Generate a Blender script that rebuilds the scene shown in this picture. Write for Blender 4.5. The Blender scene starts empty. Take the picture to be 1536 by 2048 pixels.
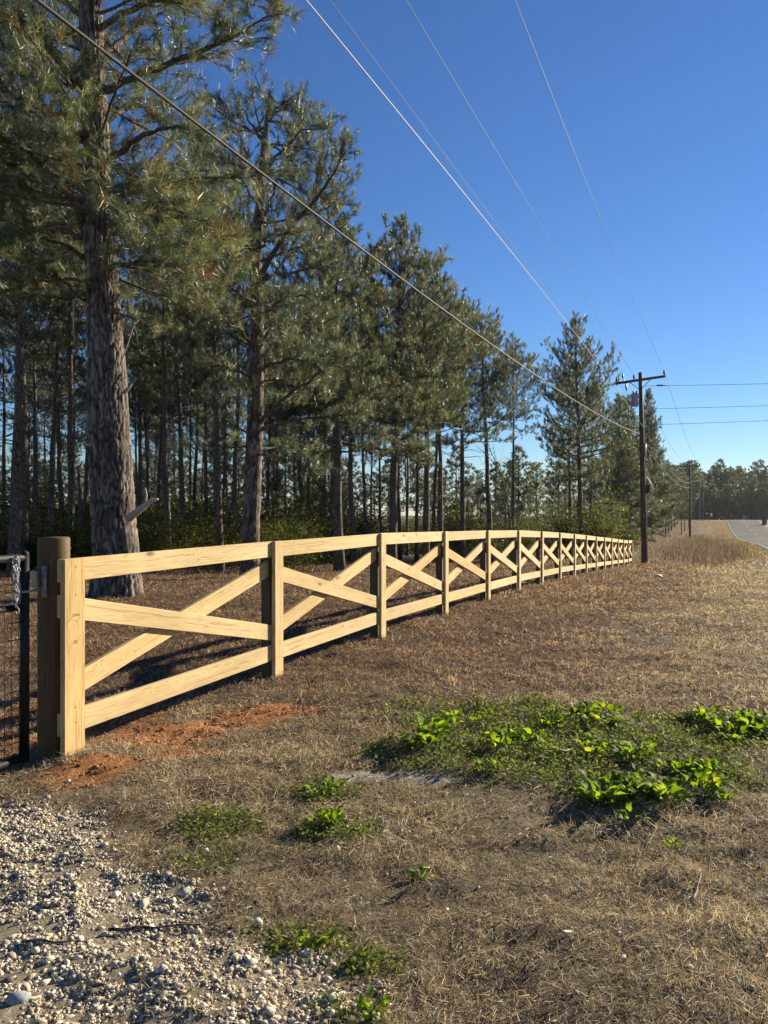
import bpy, bmesh, math, random
import numpy as np
from mathutils import Vector, Matrix

# ------------------------------------------------------------------ camera, sky, sun, exposure
scene = bpy.context.scene
col = scene.collection
EYE = 1.53                       # camera height above the ground it stands on
F = 1538.0                       # focal length in pixels of a 1536 x 2048 frame
cam_d = bpy.data.cameras.new('camera')
cam = bpy.data.objects.new('camera', cam_d); col.objects.link(cam)
cam_d.sensor_fit = 'VERTICAL'; cam_d.sensor_height = 36.0; cam_d.lens = 36.0 * F / 2048.0
cam_d.clip_start = 0.05; cam_d.clip_end = 6000
cam.location = (0, 0, EYE); cam.rotation_euler = (math.radians(90), 0, 0)
scene.camera = cam

SUN_AZ, SUN_EL = math.radians(51), math.radians(20)
world = bpy.data.worlds.new('World'); scene.world = world; world.use_nodes = True
wn = world.node_tree; wn.nodes.clear()
wo = wn.nodes.new('ShaderNodeOutputWorld'); wb = wn.nodes.new('ShaderNodeBackground')
sky = wn.nodes.new('ShaderNodeTexSky'); sky.sky_type = 'NISHITA'; sky.sun_disc = False
sky.sun_elevation = SUN_EL; sky.sun_rotation = SUN_AZ
sky.air_density = 1.1; sky.dust_density = 0.0; sky.ozone_density = 6.0; sky.altitude = 100
hs = wn.nodes.new('ShaderNodeHueSaturation'); hs.inputs['Saturation'].default_value = 1.07
hs.inputs['Hue'].default_value = 0.507
gn = wn.nodes.new('ShaderNodeMix'); gn.data_type = 'RGBA'; gn.blend_type = 'MULTIPLY'; gn.inputs[0].default_value = 1.0
gn.inputs[7].default_value = (0.95, 0.97, 1.0, 1)      # the camera's cool rendering of the winter sky
wn.links.new(sky.outputs[0], gn.inputs[6]); wn.links.new(gn.outputs[2], hs.inputs['Color']); wn.links.new(hs.outputs[0], wb.inputs[0])
wb.inputs[1].default_value = 0.052
wn.links.new(wb.outputs[0], wo.inputs[0])

sun_d = bpy.data.lights.new('sun', 'SUN'); sun_d.energy = 5.0; sun_d.angle = math.radians(0.5)
sun_d.color = (1.0, 0.88, 0.68)
sun = bpy.data.objects.new('sun', sun_d); col.objects.link(sun)
SUN_DIR = Vector((math.sin(SUN_AZ) * math.cos(SUN_EL), math.cos(SUN_AZ) * math.cos(SUN_EL), math.sin(SUN_EL)))
sun.rotation_euler = SUN_DIR.to_track_quat('Z', 'Y').to_euler()
vs = scene.view_settings
vs.view_transform = 'Standard'; vs.look = 'None'; vs.gamma = 1.0; vs.use_curve_mapping = False
vs.exposure = 1.32
scene.cycles.max_bounces = 5; scene.cycles.diffuse_bounces = 3; scene.cycles.transmission_bounces = 3
scene.cycles.transparent_max_bounces = 4; scene.cycles.glossy_bounces = 2; scene.cycles.volume_bounces = 0
scene.cycles.use_adaptive_sampling = True; scene.cycles.adaptive_threshold = 0.025

R = np.random.default_rng(7)

# ------------------------------------------------------------------ helpers
def link(o, parent=None):
    col.objects.link(o)
    if parent is not None: o.parent = parent
    return o
def tag(o, label=None, cat=None, group=None, kind=None):
    if label: o['label'] = label
    if cat: o['category'] = cat
    if group: o['group'] = group
    if kind: o['kind'] = kind
    return o
def empty(name, loc=(0, 0, 0), rz=0.0):
    o = bpy.data.objects.new(name, None); o.location = loc; o.rotation_euler = (0, 0, rz)
    o.empty_display_size = 0.2
    return link(o)
def mesh_from(name, V, T, C=None, smooth=False):
    V = np.asarray(V, dtype=np.float32).reshape(-1, 3); T = np.asarray(T, dtype=np.int32).reshape(-1, 3)
    me = bpy.data.meshes.new(name)
    me.vertices.add(len(V)); me.vertices.foreach_set('co', V.ravel())
    me.loops.add(len(T) * 3); me.loops.foreach_set('vertex_index', T.ravel())
    me.polygons.add(len(T))
    me.polygons.foreach_set('loop_start', np.arange(0, len(T) * 3, 3, dtype=np.int32))
    me.polygons.foreach_set('loop_total', np.full(len(T), 3, dtype=np.int32))
    if smooth: me.polygons.foreach_set('use_smooth', np.ones(len(T), dtype=bool))
    if C is not None:
        a = me.color_attributes.new('Col', 'FLOAT_COLOR', 'POINT')
        C4 = np.ones((len(V), 4), dtype=np.float32); C4[:, :3] = C
        a.data.foreach_set('color', C4.ravel())
    me.update(calc_edges=True)
    return me
def obj(name, me, mat, parent=None, loc=None):
    o = bpy.data.objects.new(name, me)
    if mat is not None and not me.materials: me.materials.append(mat)
    if loc is not None: o.location = loc
    return link(o, parent)
class Geo:
    def __init__(s): s.V = []; s.T = []; s.C = []; s.n = 0
    def add(s, V, T, C=None):
        V = np.asarray(V, dtype=np.float64).reshape(-1, 3)
        s.V.append(V); s.T.append(np.asarray(T, dtype=np.int64).reshape(-1, 3) + s.n); s.n += len(V)
        if C is not None: s.C.append(np.broadcast_to(np.asarray(C, dtype=np.float64), (len(V), 3)))
    def mesh(s, name, smooth=False):
        return mesh_from(name, np.concatenate(s.V), np.concatenate(s.T), np.concatenate(s.C) if s.C else None, smooth)
    def tube(s, pts, rad, sides=6, cap=True, C=None):
        V, T = tube(pts, rad, sides, cap); s.add(V, T, C); return s
    def box(s, c, sz, rot=None):
        V = np.array([[x, y, z] for x in (-.5, .5) for y in (-.5, .5) for z in (-.5, .5)]) * np.asarray(sz)
        if rot is not None: V = V @ np.asarray(rot).T
        Q = [(0, 1, 3, 2), (4, 6, 7, 5), (0, 4, 5, 1), (2, 3, 7, 6), (0, 2, 6, 4), (1, 5, 7, 3)]
        T = [t for q in Q for t in ((q[0], q[1], q[2]), (q[0], q[2], q[3]))]
        s.add(V + np.asarray(c), T); return s
def nrm(v):
    return v / np.maximum(np.linalg.norm(v, axis=-1, keepdims=True), 1e-9)
def tube(pts, rad, sides=6, cap=True):
    P = np.asarray(pts, dtype=float); n = len(P); rad = np.broadcast_to(np.asarray(rad, dtype=float), (n,))
    t = np.gradient(P, axis=0); t = nrm(t)
    ref = np.array([0.31, 0.95, 0.05]) if abs(t[:, 2]).mean() > .7 else np.array([0, 0, 1.0])
    a = nrm(np.cross(t, ref)); b = np.cross(t, a)
    ang = np.arange(sides) / sides * 2 * np.pi
    V = P[:, None] + rad[:, None, None] * (np.cos(ang)[None, :, None] * a[:, None] + np.sin(ang)[None, :, None] * b[:, None])
    V = V.reshape(-1, 3)
    i = np.arange(n - 1)[:, None] * sides; j = np.arange(sides)[None]; k = (j + 1) % sides
    A, B, Cc, D = (i + j).ravel(), (i + k).ravel(), (i + sides + k).ravel(), (i + sides + j).ravel()
    T = np.concatenate([np.stack([A, Cc, B], 1), np.stack([A, D, Cc], 1)])
    if cap:
        V = np.concatenate([V, P[:1], P[-1:]]); j = j.ravel(); k = k.ravel(); e = (n - 1) * sides
        T = np.concatenate([T, np.stack([np.full(sides, n * sides), j, k], 1), np.stack([np.full(sides, n * sides + 1), e + k, e + j], 1)])
    return V, T
def hash2(i, j, seed):
    h = (i.astype(np.int64) * 374761393 + j.astype(np.int64) * 668265263 + seed * 1442695041) & 0xffffffff
    h = ((h ^ (h >> 13)) * 1274126177) & 0xffffffff
    h = ((h ^ (h >> 16)) * 2246822519) & 0xffffffff
    return ((h ^ (h >> 15)) & 0xffffff) / float(0xffffff)
def vn(x, y, seed=0):
    x = np.asarray(x, float); y = np.asarray(y, float)
    i = np.floor(x); j = np.floor(y); fx = x - i; fy = y - j
    fx = fx * fx * (3 - 2 * fx); fy = fy * fy * (3 - 2 * fy)
    a, b, c, d = hash2(i, j, seed), hash2(i + 1, j, seed), hash2(i, j + 1, seed), hash2(i + 1, j + 1, seed)
    return (a * (1 - fx) + b * fx) * (1 - fy) + (c * (1 - fx) + d * fx) * fy
def fbm(x, y, seed=0, o=4):
    s = 0; a = .5; t = 0
    for k in range(o):
        s = s + a * vn(np.asarray(x) * 2 ** k + 17 * k, np.asarray(y) * 2 ** k - 9 * k, seed + k); t += a; a *= .5
    return s / t
def sstep(a, b, x):
    t = np.clip((np.asarray(x, float) - a) / (b - a), 0, 1); return t * t * (3 - 2 * t)

# ------------------------------------------------------------------ terrain
FS = 0.419                       # the fence, the wires and the road run along X = FS*Y + const
def lat(x, y): return x - FS * y + 3.857        # sideways offset from the fence line
_pf = np.array([(-60, -1.6), (-10, -1.55), (0, -1.53), (4.67, -1.53), (6.92, -1.50), (9.17, -1.49), (11.4, -1.53), (13.7, -1.565), (15.9, -1.615),
    (18.2, -1.70), (20.4, -1.785), (22.7, -1.887), (24.9, -1.99), (27.2, -2.11), (29.4, -2.21), (33.9, -2.44), (38.4, -2.667), (41.5, -2.76),
    (50, -3.0), (60, -3.2), (85, -3.5), (104, -3.6), (125, -2.95), (150, -1.82), (165, -1.72), (185, -2.5), (250, -3.9), (400, -6), (6000, -6)])
_pr = np.array([(-60, -1.5), (0, -1.5), (15, -1.62), (30, -2.1), (49, -2.42), (59, -2.52), (80, -3.05), (100, -3.45), (126, -2.92), (150, -1.8),
    (165, -1.7), (185, -2.5), (250, -3.9), (400, -6), (6000, -6)])
_yy = np.concatenate([np.arange(-60, 420, .5), [6000]])
def _sm(p, w):
    v = np.interp(_yy, p[:, 0], p[:, 1]); k = np.hanning(w + 2)[1:-1]; k /= k.sum()
    u = np.convolve(np.pad(v[:-1], w // 2, mode='edge'), k, 'valid'); return np.append(u, v[-1])
_yf, _yr = _sm(_pf, 7), _sm(_pr, 21)
ROAD_L, ROAD_R = 7.7, 14.3
def rbend(y): return np.maximum(0, np.asarray(y, float) - 168) ** 2 * .006
def hgt(x, y, fine=True):
    x = np.asarray(x, float); y = np.asarray(y, float)
    v = lat(x, y) - rbend(y)
    a = np.interp(y, _yy, _yf); b = np.interp(y, _yy, _yr)
    m = sstep(5.2, 7.2, v)
    h = a * (1 - m) + b * m
    ditch = sstep(24, 40, y) * (1 - sstep(105, 140, y))
    h = h - .34 * ditch * np.exp(-((v - 4.3) / 1.3) ** 2)
    # culvert mound of a field entrance across the ditch
    h = h + .32 * np.exp(-((y - 33) / 4.0) ** 2) * np.exp(-((v - 5.6) / 1.6) ** 2)
    h = h - .38 * np.exp(-((y - 37.5) / 1.7) ** 2) * np.exp(-((v - 5.5) / 1.5) ** 2)
    h = h - .05 * sstep(15.2, 18, v) * np.minimum(np.abs(v - 15), 12) * .3
    off = 1 - np.exp(-(v / .5) ** 2) * .7
    notroad = 1 - sstep(6.6, 7.4, v) * (1 - sstep(14.6, 15.6, v))
    h = h + (fbm(x * .35, y * .35, 3) - .5) * .10 * off * notroad
    far = sstep(40, 160, np.hypot(x, y))
    h = h + (fbm(x * .02, y * .02, 31) - .5) * 1.2 * far * notroad * sstep(6, 40, np.abs(v))
    if fine:
        h = h + ((fbm(x * 3.2, y * 4.6, 5, 3) - .5) * .065 + (fbm(x * 13, y * 15, 9, 2) - .5) * .03) * notroad
        h = h + 0.05 * np.exp(-((x + 1.75) ** 2 + (y - 4.7) ** 2) / .18) 
    return h + EYE
def Z(x, y): return float(hgt(np.array([x]), np.array([y]))[0])
def at(px, py, y):               # a photograph pixel at a distance y -> a point in the place
    return np.array([(px - 768) / F * y, y, EYE + (1024 - py) / F * y])
def gp(px, py):                  # where the line of sight meets the ground
    ys = np.concatenate([np.arange(1.2, 12, .01), np.arange(12, 180, .1)])
    z = EYE + (1024 - py) / F * ys; g = hgt((px - 768) / F * ys, ys)
    k = np.argmax(z <= g); return np.array([(px - 768) / F * ys[k], ys[k]])
def gx(px, y): return (px - 768) / F * y

# zones on the ground, as soft masks over world x, y
def blob(x, y, cx, cy, rx, ry, rot=0, seed=0, rough=.55, fr=2.2):
    dx, dy = x - cx, y - cy; c, s = math.cos(rot), math.sin(rot)
    d = np.hypot((dx * c + dy * s) / rx, (-dx * s + dy * c) / ry)
    d = d + (fbm(x * fr, y * fr, 40 + seed) - .5) * 2 * rough
    return 1 - sstep(.75, 1.15, d)
_cl = [gp(480, 1440), gp(330, 1470), gp(190, 1535), gp(390, 1505), gp(560, 1420)]
def m_clay(x, y):
    m = blob(x, y, *_cl[0], .42, .35, .3, 1)
    m = np.maximum(m, blob(x, y, *_cl[1], .5, .26, .5, 2)); m = np.maximum(m, blob(x, y, *_cl[2], .33, .2, .7, 3))
    m = np.maximum(m, blob(x, y, *_cl[3], .25, .14, .4, 4)); m = np.maximum(m, blob(x, y, *_cl[4], .3, .22, .4, 5))
    m = np.maximum(m, .8 * blob(x, y, -2.9, 5.3, 1.2, .9, .4, 6)); 
    return m
_ge = np.array([gp(*p) for p in ((60, 1572), (150, 1600), (215, 1660), (300, 1730), (395, 1790), (450, 1850), (540, 1905), (640, 1960), (720, 2040))])
def m_gravel(x, y):
    # gravel drive: everything on the near-left side of a ragged edge
    ex = np.interp(y, _ge[::-1, 1], _ge[::-1, 0]); ex = np.where(y < _ge[-1, 1], _ge[-1, 0] + .1 * (_ge[-1, 1] - y), ex)
    d = x - ex + (fbm(x * 2.3, y * 2.3, 77) - .5) * .55 + (fbm(x * 9, y * 9, 78, 2) - .5) * .2
    m = 1 - sstep(-.12, .10, d)
    top = y - 3.98 - .12 * (fbm(x * 3, y * 3, 79) - .5) - np.maximum(0, -1.6 - x) * .16
    return m * (1 - sstep(-.08, .08, top))
_gr = [(gp(1000, 1500), .75, .55), (gp(1180, 1520), .75, .5), (gp(1330, 1570), .55, .3), (gp(1270, 1590), .5, .2), (gp(900, 1440), .5, .45), (gp(1100, 1440), .8, .5),
       (gp(1480, 1470), .75, .5), (gp(1300, 1480), .9, .45), (gp(640, 1590), .2, .16), (gp(655, 1660), .22, .14), (gp(420, 1725), .2, .12), (gp(600, 1895), .2, .1), (gp(740, 1940), .18, .1), (gp(840, 1510), .35, .4),
       (gp(740, 2040), .14, .08), (gp(430, 1650), .25, .2), (gp(1430, 1560), .3, .25), (gp(1330, 1490), .5, .4)]
def m_green(x, y):
    m = 0
    for k, (c, rx, ry) in enumerate(_gr): m = np.maximum(m, blob(x, y, c[0], c[1], rx, ry, 0, 60 + k, .5, 3.5))
    return m
_sd = [(gp(770, 1553), .33, .10), (gp(1190, 1432), .4, .2), (gp(1240, 1445), .3, .12), (gp(870, 1565), .15, .06)]
def m_sand(x, y):
    m = 0
    for k, (c, rx, ry) in enumerate(_sd): m = np.maximum(m, blob(x, y, c[0], c[1], rx, ry, .1, 90 + k, .4, 5))
    return m
def m_straw(x, y):               # red-brown fallen pine needles, along and behind the fence
    v = lat(x, y)
    m = 1 - sstep(1.8, 4.6, v + (fbm(x * .7, y * .7, 21) - .5) * 3.0 )
    return m * sstep(4.6, 8.0, y + (fbm(x * 1.2, y * 1.2, 22) - .5) * 2) * np.where(v < 0, 1.0, .9)

# ------------------------------------------------------------------ materials
def mat(name):
    m = bpy.data.materials.new(name); m.use_nodes = True; n = m.node_tree; n.nodes.clear()
    out = n.nodes.new('ShaderNodeOutputMaterial'); return m, n, out
def N(n, t, **kw):
    nd = n.nodes.new('ShaderNode' + t)
    for k, v in kw.items():
        if k in nd.inputs: nd.inputs[k].default_value = v
        else: setattr(nd, k, v)
    return nd
def ramp(n, fac, stops):
    r = n.nodes.new('ShaderNodeValToRGB'); e = r.color_ramp.elements
    while len(e) > 1: e.remove(e[-1])
    for i, (p, c) in enumerate(stops):
        q = e[0] if i == 0 else e.new(p)
        q.position = p; q.color = (*c, 1) if len(c) == 3 else c
    n.links.new(fac, r.inputs[0]); return r.outputs[0]
def mix(n, a, b, f, mode='MIX'):
    m = n.nodes.new('ShaderNodeMix'); m.data_type = 'RGBA'; m.blend_type = mode
    for s, v in ((m.inputs[0], f), (m.inputs[6], a), (m.inputs[7], b)):
        if hasattr(v, 'node'): n.links.new(v, s)
        elif isinstance(v, (int, float)): s.default_value = v
        else: s.default_value = (*v, 1)
    return m.outputs[2]
def coords(n, scale, kind='Object'):
    tc = n.nodes.new('ShaderNodeTexCoord'); mp = n.nodes.new('ShaderNodeMapping'); mp.inputs['Scale'].default_value = scale
    n.links.new(tc.outputs[kind], mp.inputs[0]); return mp.outputs[0]
def bump(n, h, strength, dist):
    b = N(n, 'Bump', Strength=strength, Distance=dist); n.links.new(h, b.inputs['Height']); return b.outputs[0]
def principled(n, out, color, rough=.8, spec=.3, normal=None, metal=0.0):
    p = N(n, 'BsdfPrincipled', Roughness=rough, Metallic=metal); p.inputs['Specular IOR Level'].default_value = spec
    if hasattr(color, 'node'): n.links.new(color, p.inputs['Base Color'])
    else: p.inputs['Base Color'].default_value = (*color, 1)
    if normal is not None: n.links.new(normal, p.inputs['Normal'])
    n.links.new(p.outputs[0], out.inputs[0]); return p
def leafy(name, transl=.4, rough=.55, spec=.35, tcol=(1.15, 1.15, .7), base=None):
    """thin vegetation: colour from the vertex attribute, some light passes through"""
    m, n, out = mat(name)
    if base is None:
        a = N(n, 'VertexColor', layer_name='Col'); c = a.outputs[0]
    else:
        oi = n.nodes.new('ShaderNodeObjectInfo'); c = ramp(n, oi.outputs['Random'], base)
    p = N(n, 'BsdfPrincipled', Roughness=rough); p.inputs['Specular IOR Level'].default_value = spec
    n.links.new(c, p.inputs['Base Color'])
    t = n.nodes.new('ShaderNodeBsdfTranslucent'); n.links.new(mix(n, c, tcol, 1.0, 'MULTIPLY'), t.inputs[0])
    s = n.nodes.new('ShaderNodeMixShader'); s.inputs[0].default_value = transl
    n.links.new(p.outputs[0], s.inputs[1]); n.links.new(t.outputs[0], s.inputs[2]); n.links.new(s.outputs[0], out.inputs[0])
    return m
M = {}
M['needle'] = leafy('pine_needles', .38, .40, .6, (1.5, 1.45, 1.0))
M['leaf'] = leafy('shrub_leaves', .45, .65, .12, (1.4, 1.4, .6))
M['grass'] = leafy('dry_grass', .38, .6, .3, (1.25, 1.1, .8))
M['straw'] = leafy('pine_straw', .15, .6, .25, (1, .9, .7))
M['weed'] = leafy('weed_leaf', .55, .6, .16, (1.9, 1.9, .4), base=[(0, (.07, .125, .022)), (.5, (.11, .175, .026)), (.96, (.17, .215, .035)), (1, (.28, .25, .04))])
M['stone'] = None

def m_ground_mat():
    m, n, out = mat('ground_soil')
    a = N(n, 'VertexColor', layer_name='Col'); L = n.links
    n1 = N(n, 'TexNoise', Scale=9.0, Detail=8.0, Roughness=.7); L.new(coords(n, (1, 1, 1)), n1.inputs[0])
    n2 = N(n, 'TexNoise', Scale=55.0, Detail=6.0, Roughness=.75); L.new(coords(n, (1, 1, 1)), n2.inputs[0])
    f1 = ramp(n, n1.outputs[0], [(.3, (.55, .55, .55)), (.7, (1.4, 1.38, 1.3))])
    f2 = ramp(n, n2.outputs[0], [(.3, (.45, .45, .45)), (.5, (.95, .95, .95)), (.72, (1.7, 1.65, 1.5))])
    c = mix(n, mix(n, a.outputs[0], f1, 1.0, 'MULTIPLY'), f2, 1.0, 'MULTIPLY')
    ad = n.nodes.new('ShaderNodeMath'); ad.operation = 'ADD'; L.new(n1.outputs[0], ad.inputs[0]); L.new(n2.outputs[0], ad.inputs[1])
    principled(n, out, c, .95, .1, bump(n, ad.outputs[0], .9, .02)); return m
M['ground'] = m_ground_mat()

def m_wood(name, light, dark, knot=(.16, .085, .035), rough=.75):
    m, n, out = mat(name); L = n.links
    oi = n.nodes.new('ShaderNodeObjectInfo')
    tc = n.nodes.new('ShaderNodeTexCoord')
    off = n.nodes.new('ShaderNodeVectorMath'); off.operation = 'MULTIPLY_ADD'
    cx = n.nodes.new('ShaderNodeCombineXYZ')
    for k, s in enumerate((37.0, 11.0, 23.0)):
        q = n.nodes.new('ShaderNodeMath'); q.operation = 'MULTIPLY'; q.inputs[1].default_value = s; L.new(oi.outputs['Random'], q.inputs[0]); L.new(q.outputs[0], cx.inputs[k])
    off.inputs[1].default_value = (1, 1, 1); L.new(tc.outputs['Object'], off.inputs[0]); L.new(cx.outputs[0], off.inputs[2])
    P = off.outputs[0]
    def mp(v, sc):
        k = n.nodes.new('ShaderNodeMapping'); k.inputs['Scale'].default_value = sc; L.new(v, k.inputs[0]); return k.outputs[0]
    # knots
    vo = N(n, 'TexVoronoi', Scale=1.0, Randomness=1.0); L.new(mp(P, (2.0, 3.0, 5.2)), vo.inputs[0])
    kn = ramp(n, vo.outputs['Distance'], [(0.0, (1, 1, 1)), (.075, (.75, .75, .75)), (.10, (.12, .12, .12)), (.2, (0, 0, 0))])
    ring = ramp(n, vo.outputs['Distance'], [(0.0, (1, 1, 1)), (.36, (0, 0, 0))])
    # grain runs along X and bends round the knots
    wob = N(n, 'TexNoise', Scale=1.0, Detail=2.0); L.new(mp(P, (1.3, 5, 5)), wob.inputs[0])
    warp = n.nodes.new('ShaderNodeVectorMath'); warp.operation = 'MULTIPLY_ADD'
    cb = n.nodes.new('ShaderNodeCombineXYZ'); sm = n.nodes.new('ShaderNodeMath'); sm.operation = 'MULTIPLY_ADD'; sm.inputs[1].default_value = .13
    L.new(ring, sm.inputs[0]); 
    w2 = n.nodes.new('ShaderNodeMath'); w2.operation = 'MULTIPLY'; w2.inputs[1].default_value = .07; L.new(wob.outputs[0], w2.inputs[0]); L.new(w2.outputs[0], sm.inputs[2])
    L.new(sm.outputs[0], cb.inputs[2]); L.new(sm.outputs[0], cb.inputs[1])
    warp.inputs[1].default_value = (1, 1, 1); L.new(P, warp.inputs[0]); L.new(cb.outputs[0], warp.inputs[2])
    g1 = N(n, 'TexNoise', Scale=1.0, Detail=3.0, Roughness=.55); L.new(mp(warp.outputs[0], (.7, 26, 38)), g1.inputs[0])
    g2 = N(n, 'TexNoise', Scale=1.0, Detail=4.0, Roughness=.7); L.new(mp(warp.outputs[0], (4, 110, 190)), g2.inputs[0])
    c = ramp(n, g1.outputs[0], [(.30, light), (.38, tuple(.5 * a + .5 * b for a, b in zip(light, dark))), (.42, light), (.50, tuple(.45 * a + .55 * b for a, b in zip(light, dark))), (.54, light), (.63, dark), (.67, light)])
    f2 = ramp(n, g2.outputs[0], [(.3, (.8, .78, .72)), (.6, (1.05, 1.05, 1.05))])
    c = mix(n, c, f2, 1.0, 'MULTIPLY')
    big = N(n, 'TexNoise', Scale=1.0, Detail=2.0); L.new(mp(P, (.9, 4, 4)), big.inputs[0])
    c = mix(n, c, ramp(n, big.outputs[0], [(.35, (.86, .84, .78)), (.65, (1.08, 1.06, 1.02))]), 1.0, 'MULTIPLY')
    pb = ramp(n, oi.outputs['Random'], [(0, (1.05, 1.05, 1.05)), (.45, (.95, .94, .92)), (.7, (1.0, .96, .88)), (.86, (.98, .86, .7)), (1, (.92, .92, .86))])
    c = mix(n, c, pb, 1.0, 'MULTIPLY')
    # grey-brown scuffs
    sc = N(n, 'TexNoise', Scale=1.0, Detail=5.0, Roughness=.7); L.new(mp(P, (9, 14, 22)), sc.inputs[0])
    c = mix(n, c, (.22, .16, .09), ramp(n, sc.outputs[0], [(.62, (0, 0, 0)), (.76, (.6, .6, .6))]))
    c = mix(n, c, knot, kn)
    principled(n, out, c, rough, .25, bump(n, g2.outputs[0], .25, .004)); return m
M['wood'] = m_wood('new_pine_boards', (.585, .465, .255), (.36, .235, .10))
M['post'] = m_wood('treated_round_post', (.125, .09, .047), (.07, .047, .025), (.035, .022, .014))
M['pole'] = m_wood('weathered_pole_wood', (.12, .095, .07), (.075, .058, .042), (.06, .04, .03))

def m_bark(name, lo, hi, sc=1.0, bd=.02):
    m, n, out = mat(name); L = n.links
    a = N(n, 'VertexColor', layer_name='Col')
    v = N(n, 'TexVoronoi', feature='DISTANCE_TO_EDGE', Scale=1.0)
    ns = N(n, 'TexNoise', Scale=6.0 * sc, Detail=5.0)
    L.new(coords(n, (1, 1, 1)), ns.inputs[0])
    w = n.nodes.new('ShaderNodeVectorMath'); w.operation = 'MULTIPLY_ADD'; w.inputs[1].default_value = (.5, .5, .5)
    L.new(ns.outputs['Color'], w.inputs[0]); L.new(coords(n, (16 * sc, 16 * sc, 5 * sc)), w.inputs[2]); L.new(w.outputs[0], v.inputs[0])
    n2 = N(n, 'TexNoise', Scale=40.0 * sc, Detail=5.0, Roughness=.7); L.new(coords(n, (1, 1, .35)), n2.inputs[0])
    c = ramp(n, n2.outputs[0], [(.3, lo), (.7, hi)])
    c = mix(n, tuple(x * .35 for x in lo), c, ramp(n, v.outputs[0], [(.0, (0, 0, 0)), (.10, (1, 1, 1))]))
    ad = n.nodes.new('ShaderNodeMath'); ad.operation = 'ADD'
    L.new(ramp(n, v.outputs[0], [(.0, (0, 0, 0)), (.16, (1, 1, 1))]), ad.inputs[0]); L.new(n2.outputs[0], ad.inputs[1])
    principled(n, out, c, .95, .15, bump(n, ad.outputs[0], .8, bd)); return m
M['bark'] = m_bark('pine_bark', (.07, .05, .042), (.24, .19, .155))
def m_bark_hero():
    m, n, out = mat('old_pine_bark'); L = n.links
    a = N(n, 'VertexColor', layer_name='Col')
    n2 = N(n, 'TexNoise', Scale=30.0, Detail=7.0, Roughness=.75); L.new(coords(n, (1, 1, .3)), n2.inputs[0])
    n3 = N(n, 'TexNoise', Scale=3.0, Detail=4.0); L.new(coords(n, (1, 1, .6)), n3.inputs[0])
    c = mix(n, a.outputs[0], ramp(n, n2.outputs[0], [(.3, (.5, .5, .5)), (.7, (1.35, 1.3, 1.25))]), 1.0, 'MULTIPLY')
    c = mix(n, c, ramp(n, n3.outputs[0], [(.35, (.75, .78, .82)), (.65, (1.15, 1.1, 1.05))]), 1.0, 'MULTIPLY')
    principled(n, out, c, .95, .1, bump(n, n2.outputs[0], .9, .03)); return m
M['bark_big'] = m_bark_hero()
def m_simple(name, c0, c1=None, rough=.6, spec=.4, metal=0., scale=30., bd=.0):
    m, n, out = mat(name)
    if c1 is None: principled(n, out, c0, rough, spec, None, metal); return m
    t = N(n, 'TexNoise', Scale=scale, Detail=6.0, Roughness=.65); n.links.new(coords(n, (1, 1, 1)), t.inputs[0])
    principled(n, out, ramp(n, t.outputs[0], [(.3, c0), (.7, c1)]), rough, spec, bump(n, t.outputs[0], .5, bd) if bd else None, metal); return m
def m_attr(name, rough=.9, scale=60., bd=.004):
    m, n, out = mat(name); a = N(n, 'VertexColor', layer_name='Col')
    t = N(n, 'TexNoise', Scale=scale, Detail=5.0, Roughness=.7); n.links.new(coords(n, (1, 1, 1)), t.inputs[0])
    c = mix(n, a.outputs[0], ramp(n, t.outputs[0], [(.3, (.6, .6, .6)), (.7, (1.25, 1.25, 1.2))]), 1.0, 'MULTIPLY')
    principled(n, out, c, rough, .2, bump(n, t.outputs[0], .6, bd)); return m
M['stone'] = m_attr('gravel_stone')
M['deadwood'] = m_simple('dead_wood', (.30, .25, .20), (.56, .49, .40), .9, .15, 0, 25, .01)
M['black'] = m_simple('black_gate_paint', (.006, .0065, .007), (.010, .011, .012), .5, .25, 0, 14)
M['galv'] = m_simple('galvanised_steel', (.20, .205, .21), (.30, .305, .31), .6, .4, .3, 40)
M['bright_wire'] = m_simple('bare_twisted_wire', (.30, .30, .29), (.42, .42, .40), .6, .4, 0, 60)
M['wire'] = m_simple('aluminium_wire', (.05, .05, .052), (.08, .08, .08), .65, .3, 0, 20)
M['cable'] = m_simple('grey_cable_sheath', (.05, .048, .043), (.085, .08, .07), .7, .2, 0, 20)
M['dark'] = m_simple('dark_fitting', (.02, .02, .022), (.04, .04, .042), .5, .4, 0, 20)
M['grey'] = m_simple('grey_enamel', (.30, .31, .32), (.38, .39, .40), .5, .4, 0, 8)
M['pvc'] = m_simple('pale_conduit', (.55, .55, .53), (.66, .66, .64), .5, .4, 0, 8)
M['white'] = m_simple('white_sheet', (.75, .75, .74), (.82, .82, .81), .5, .4, 0, 8)
M['red'] = m_simple('red_sheet', (.42, .02, .025), (.5, .03, .03), .5, .4, 0, 8)
M['bin'] = m_simple('red_brown_plastic', (.10, .03, .022), (.14, .045, .03), .5, .4, 0, 8)
M['tan'] = m_simple('pale_block', (.5, .44, .27), (.6, .52, .34), .7, .3, 0, 30)
M['litter'] = m_simple('pale_litter', (.30, .26, .20), (.42, .37, .30), .8, .2, 0, 30)
M['line_w'] = m_simple('worn_white_paint', (.12, .12, .115), (.36, .36, .34), .9, .1, 0, 6)
M['line_y'] = m_simple('worn_yellow_paint', (.28, .24, .12), (.55, .42, .10), .8, .2, 0, 6)
M['ink'] = m_simple('ink_stamp', (.20, .14, .07), (.30, .22, .11), .9, .1, 0, 90)
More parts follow.
